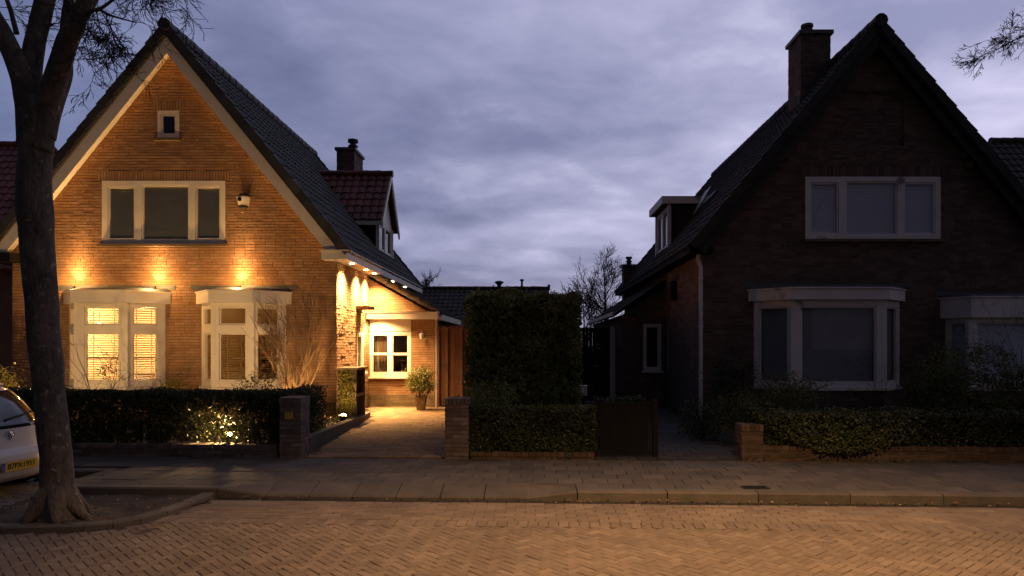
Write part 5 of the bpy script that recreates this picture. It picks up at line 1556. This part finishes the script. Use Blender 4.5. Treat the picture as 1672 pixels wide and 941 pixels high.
# ================================================================== PARKED CAR (white hatchback, tail towards the tree)
CZ = .86
car = thing('parked_car', 'white hatchback parked behind the street tree with its tail to the right', 'car', (-5.91, 8.24, -.1), rz=R(180 - 9))
LV = [(.20, .12, 3.95, .80), (.27, .03, 4.02, .83), (.40, .0, 4.05, .85), (.54, .005, 4.05, .85), (.60, .03, 4.04, .85), (.615, .075, 4.03, .845), (.70, .10, 4.0, .845), (.85, .125, 3.95, .84), (.95, .15, 3.75, .82), (1.0, .19, 2.95, .79), (1.10, .26, 2.75, .76), (1.25, .38, 2.42, .71), (1.38, .52, 2.15, .65), (1.45, .66, 1.98, .58), (1.48, .85, 1.8, .42)]
def lvl(z):
    z /= CZ
    for a, b in zip(LV, LV[1:]):
        if a[0] <= z <= b[0]:
            t = (z - a[0]) / (b[0] - a[0]); return [a[k] + (b[k] - a[k]) * t for k in (1, 2, 3)]
    return list(LV[-1][1:]) if z > 1 else list(LV[0][1:])
def S(t, z, off=0):
    xr, xf, hw = lvl(z); a = (xf - xr) / 2; c = (xf + xr) / 2; p = 3.6
    ct, st = math.cos(t), math.sin(t)
    x = c + a * math.copysign(abs(ct) ** (2 / p), ct); y = hw * math.copysign(abs(st) ** (2 / p), st)
    if off:
        d = V((ct / a, st / hw, 0)).normalized(); x += d.x * off; y += d.y * off
    return V((x, y, z))
def tof(y, z):   # rear face parameter for a lateral y
    hw = lvl(z)[2]; s = min(.999999, abs(y) / hw) ** (3.6 / 2)
    return math.pi - math.copysign(math.asin(s), y)
m = MB(); nT = 128; zs = [l[0] * CZ for l in LV]
zz = []
for a, b in zip(zs, zs[1:]):
    for q in range(3): zz.append(a + (b - a) * q / 3)
zz.append(zs[-1]); vs = []
for z in zz:
    for k in range(nT): vs.append(S(2 * math.pi * k / nT, z))
fs = [(i * nT + k, i * nT + (k + 1) % nT, (i + 1) * nT + (k + 1) % nT, (i + 1) * nT + k) for i in range(len(zz) - 1) for k in range(nT)]
fs += [tuple(range((len(zz) - 1) * nT, len(zz) * nT)), tuple(reversed(range(nT)))]
M_car = mat('white_car_paint', (.50, .46, .42), (.46, .42, .39), .25, 2, spec=.5)
M_carglass = mat('dark_car_glass', (.012, .012, .014), (.01, .01, .01), .06, 2, spec=.7)
M_red = mat('red_lens', (.30, .012, .01), (.25, .01, .008), .15, 4, spec=.6)
M_rub = mat('black_rubber', (.015, .015, .015), (.01, .01, .01), .8, 9)
M_chrome = mat('chrome', (.75, .75, .75), (.7, .7, .7), .12, 4, metal=1)
M_plate = mat('yellow_plate', (.50, .31, .03), (.46, .29, .03), .4, 6)
M_blue = mat('blue_band', (.02, .06, .28), (.02, .05, .25), .4, 6)
m.faces(vs, fs); m.build('body', M_car, car, smooth=True, local=True)
def patch(name, ylo, yhi, zlo, zhi, off, mt, nu=24, nv=10, parent=car):
    """patch on the tail; ylo/yhi may be callables of z"""
    b = MB(); vs = []
    for j in range(nv + 1):
        z = zlo + (zhi - zlo) * j / nv
        a = ylo(z) if callable(ylo) else ylo; c = yhi(z) if callable(yhi) else yhi
        for i in range(nu + 1): vs.append(S(tof(a + (c - a) * i / nu, z), z, off))
    b.faces(vs, [(j * (nu + 1) + i, j * (nu + 1) + i + 1, (j + 1) * (nu + 1) + i + 1, (j + 1) * (nu + 1) + i) for j in range(nv) for i in range(nu)])
    return b.build(name, mt, parent, smooth=True, local=True)
patch('rear_window', lambda z: -(.66 - (z - .85) * .42), lambda z: .66 - (z - .85) * .42, .86, 1.19, .006, M_carglass)
patch('tailgate_reflection', lambda z: -.62, lambda z: .62, .775, .86, .004, M_carglass)  # dark strip on the white tailgate: a reflection put into the colour
for s in (-1, 1):
    a, b = (.585, .735) if s > 0 else (-.735, -.585)
    patch('tail_light', a, b, .63, .82, .008, M_red, 10, 8)
    patch('reflector', (.55 if s > 0 else -.72), (.72 if s > 0 else -.55), .27, .31, .006, M_rub, 8, 3)
    b = MB(); vs = []     # side windows
    for j in range(7):
        z = .88 + .30 * j / 6
        for i in range(25):
            x = .75 + (z - .88) * .6 + (2.65 - (z - .88) * 1.7 - .75 - (z - .88) * .6) * i / 24
            xr, xf, hw = lvl(z); vs.append((x, s * (hw * (1 - abs((x - (xr + xf) / 2) / ((xf - xr) / 2)) ** 3.6) ** (1 / 3.6) + .006), z))
    b.faces(vs, [(j * 25 + i, j * 25 + i + 1, (j + 1) * 25 + i + 1, (j + 1) * 25 + i) for j in range(6) for i in range(24)])
    b.build('side_window', M_carglass, car, smooth=True, local=True)
    for xw in (.74, 3.25):
        wv = MB(); c = (xw, s * .76, .285); ax = (0, s, 0)
        wv.lathe([(.17, .085), (.24, .095), (.275, .08), (.285, .04), (.285, -.08), (.24, -.09)], c, 28, axis=ax); wo = wv.build('wheel', M_rub, car, local=True, smooth=True)
        r = MB(); r.lathe([(.001, .07), (.05, .075), (.06, .06), (.15, .065), (.175, .085), (.175, .06)], c, 20, axis=ax); r.build('rim', M_chrome, wo, local=True)
        ar = MB(); ar.lathe([(.30, .088), (.34, .092), (.335, .05)], c, 28, axis=ax); ar.build('wheel_arch', M_rub, wo, local=True)
# number plate, emblem, wiper, handle
pz = .36
P0 = S(math.pi, pz); px_ = P0.x - .012
npm = MB(); npm.box(px_ - .008, px_, -.235, .235, pz - .052, pz + .052); no = npm.build('number_plate', M_plate, car, local=True)
bb = MB(); bb.box(px_ - .0095, px_ - .0082, .195, .234, pz - .051, pz + .051); bb.build('blue_band', M_blue, no, local=True)
M4 = Matrix(((0, 0, -1, px_ - .010), (-1, 0, 0, -.02), (0, 1, 0, pz), (0, 0, 0, 1)))
text_mesh('plate_text', '87PX1951', .088, M_dark, no, M4, .0008)
ez = .70; E0 = S(math.pi, ez).x
em = MB(); em.lathe([(.040, -.004), (.052, -.008), (.060, 0)], (E0 - .004, 0, ez), 24, axis=(-1, 0, 0))
em.tube([(E0 - .014, .02, ez + .05), (E0 - .016, 0, ez + .01), (E0 - .014, .012, ez - .05)], [.012, .018, .01], 8); em.tube([(E0 - .014, -.02, ez + .04), (E0 - .016, -.004, ez)], [.01, .012], 8)
em.build('emblem', M_chrome, car, local=True, smooth=True)
bd = MB(); bx_ = S(math.pi, .525).x - .004
for q in range(3): bd.box(bx_ - .004, bx_ , -.03 + q * .022, -.015 + q * .022, .435, .455)
bd.build('badge', M_chrome, car, local=True)
wp = MB(); wp.tube([S(math.pi, .875) + V((-.02, 0, 0)), S(tof(-.25, .91), .91) + V((-.025, 0, 0)), S(tof(-.5, .93), .93) + V((-.02, 0, 0))], .011, 6); wp.build('wiper', M_rub, car, local=True)
rl_ = MB(); q = [S(tof(y, 1.245), 1.245) + V((-.05, 0, .0)) for y in (-.5, -.25, 0, .25, .5)]
rl_.tube(q, .03, 8); rl_.build('spoiler', M_car, car, local=True, smooth=True)
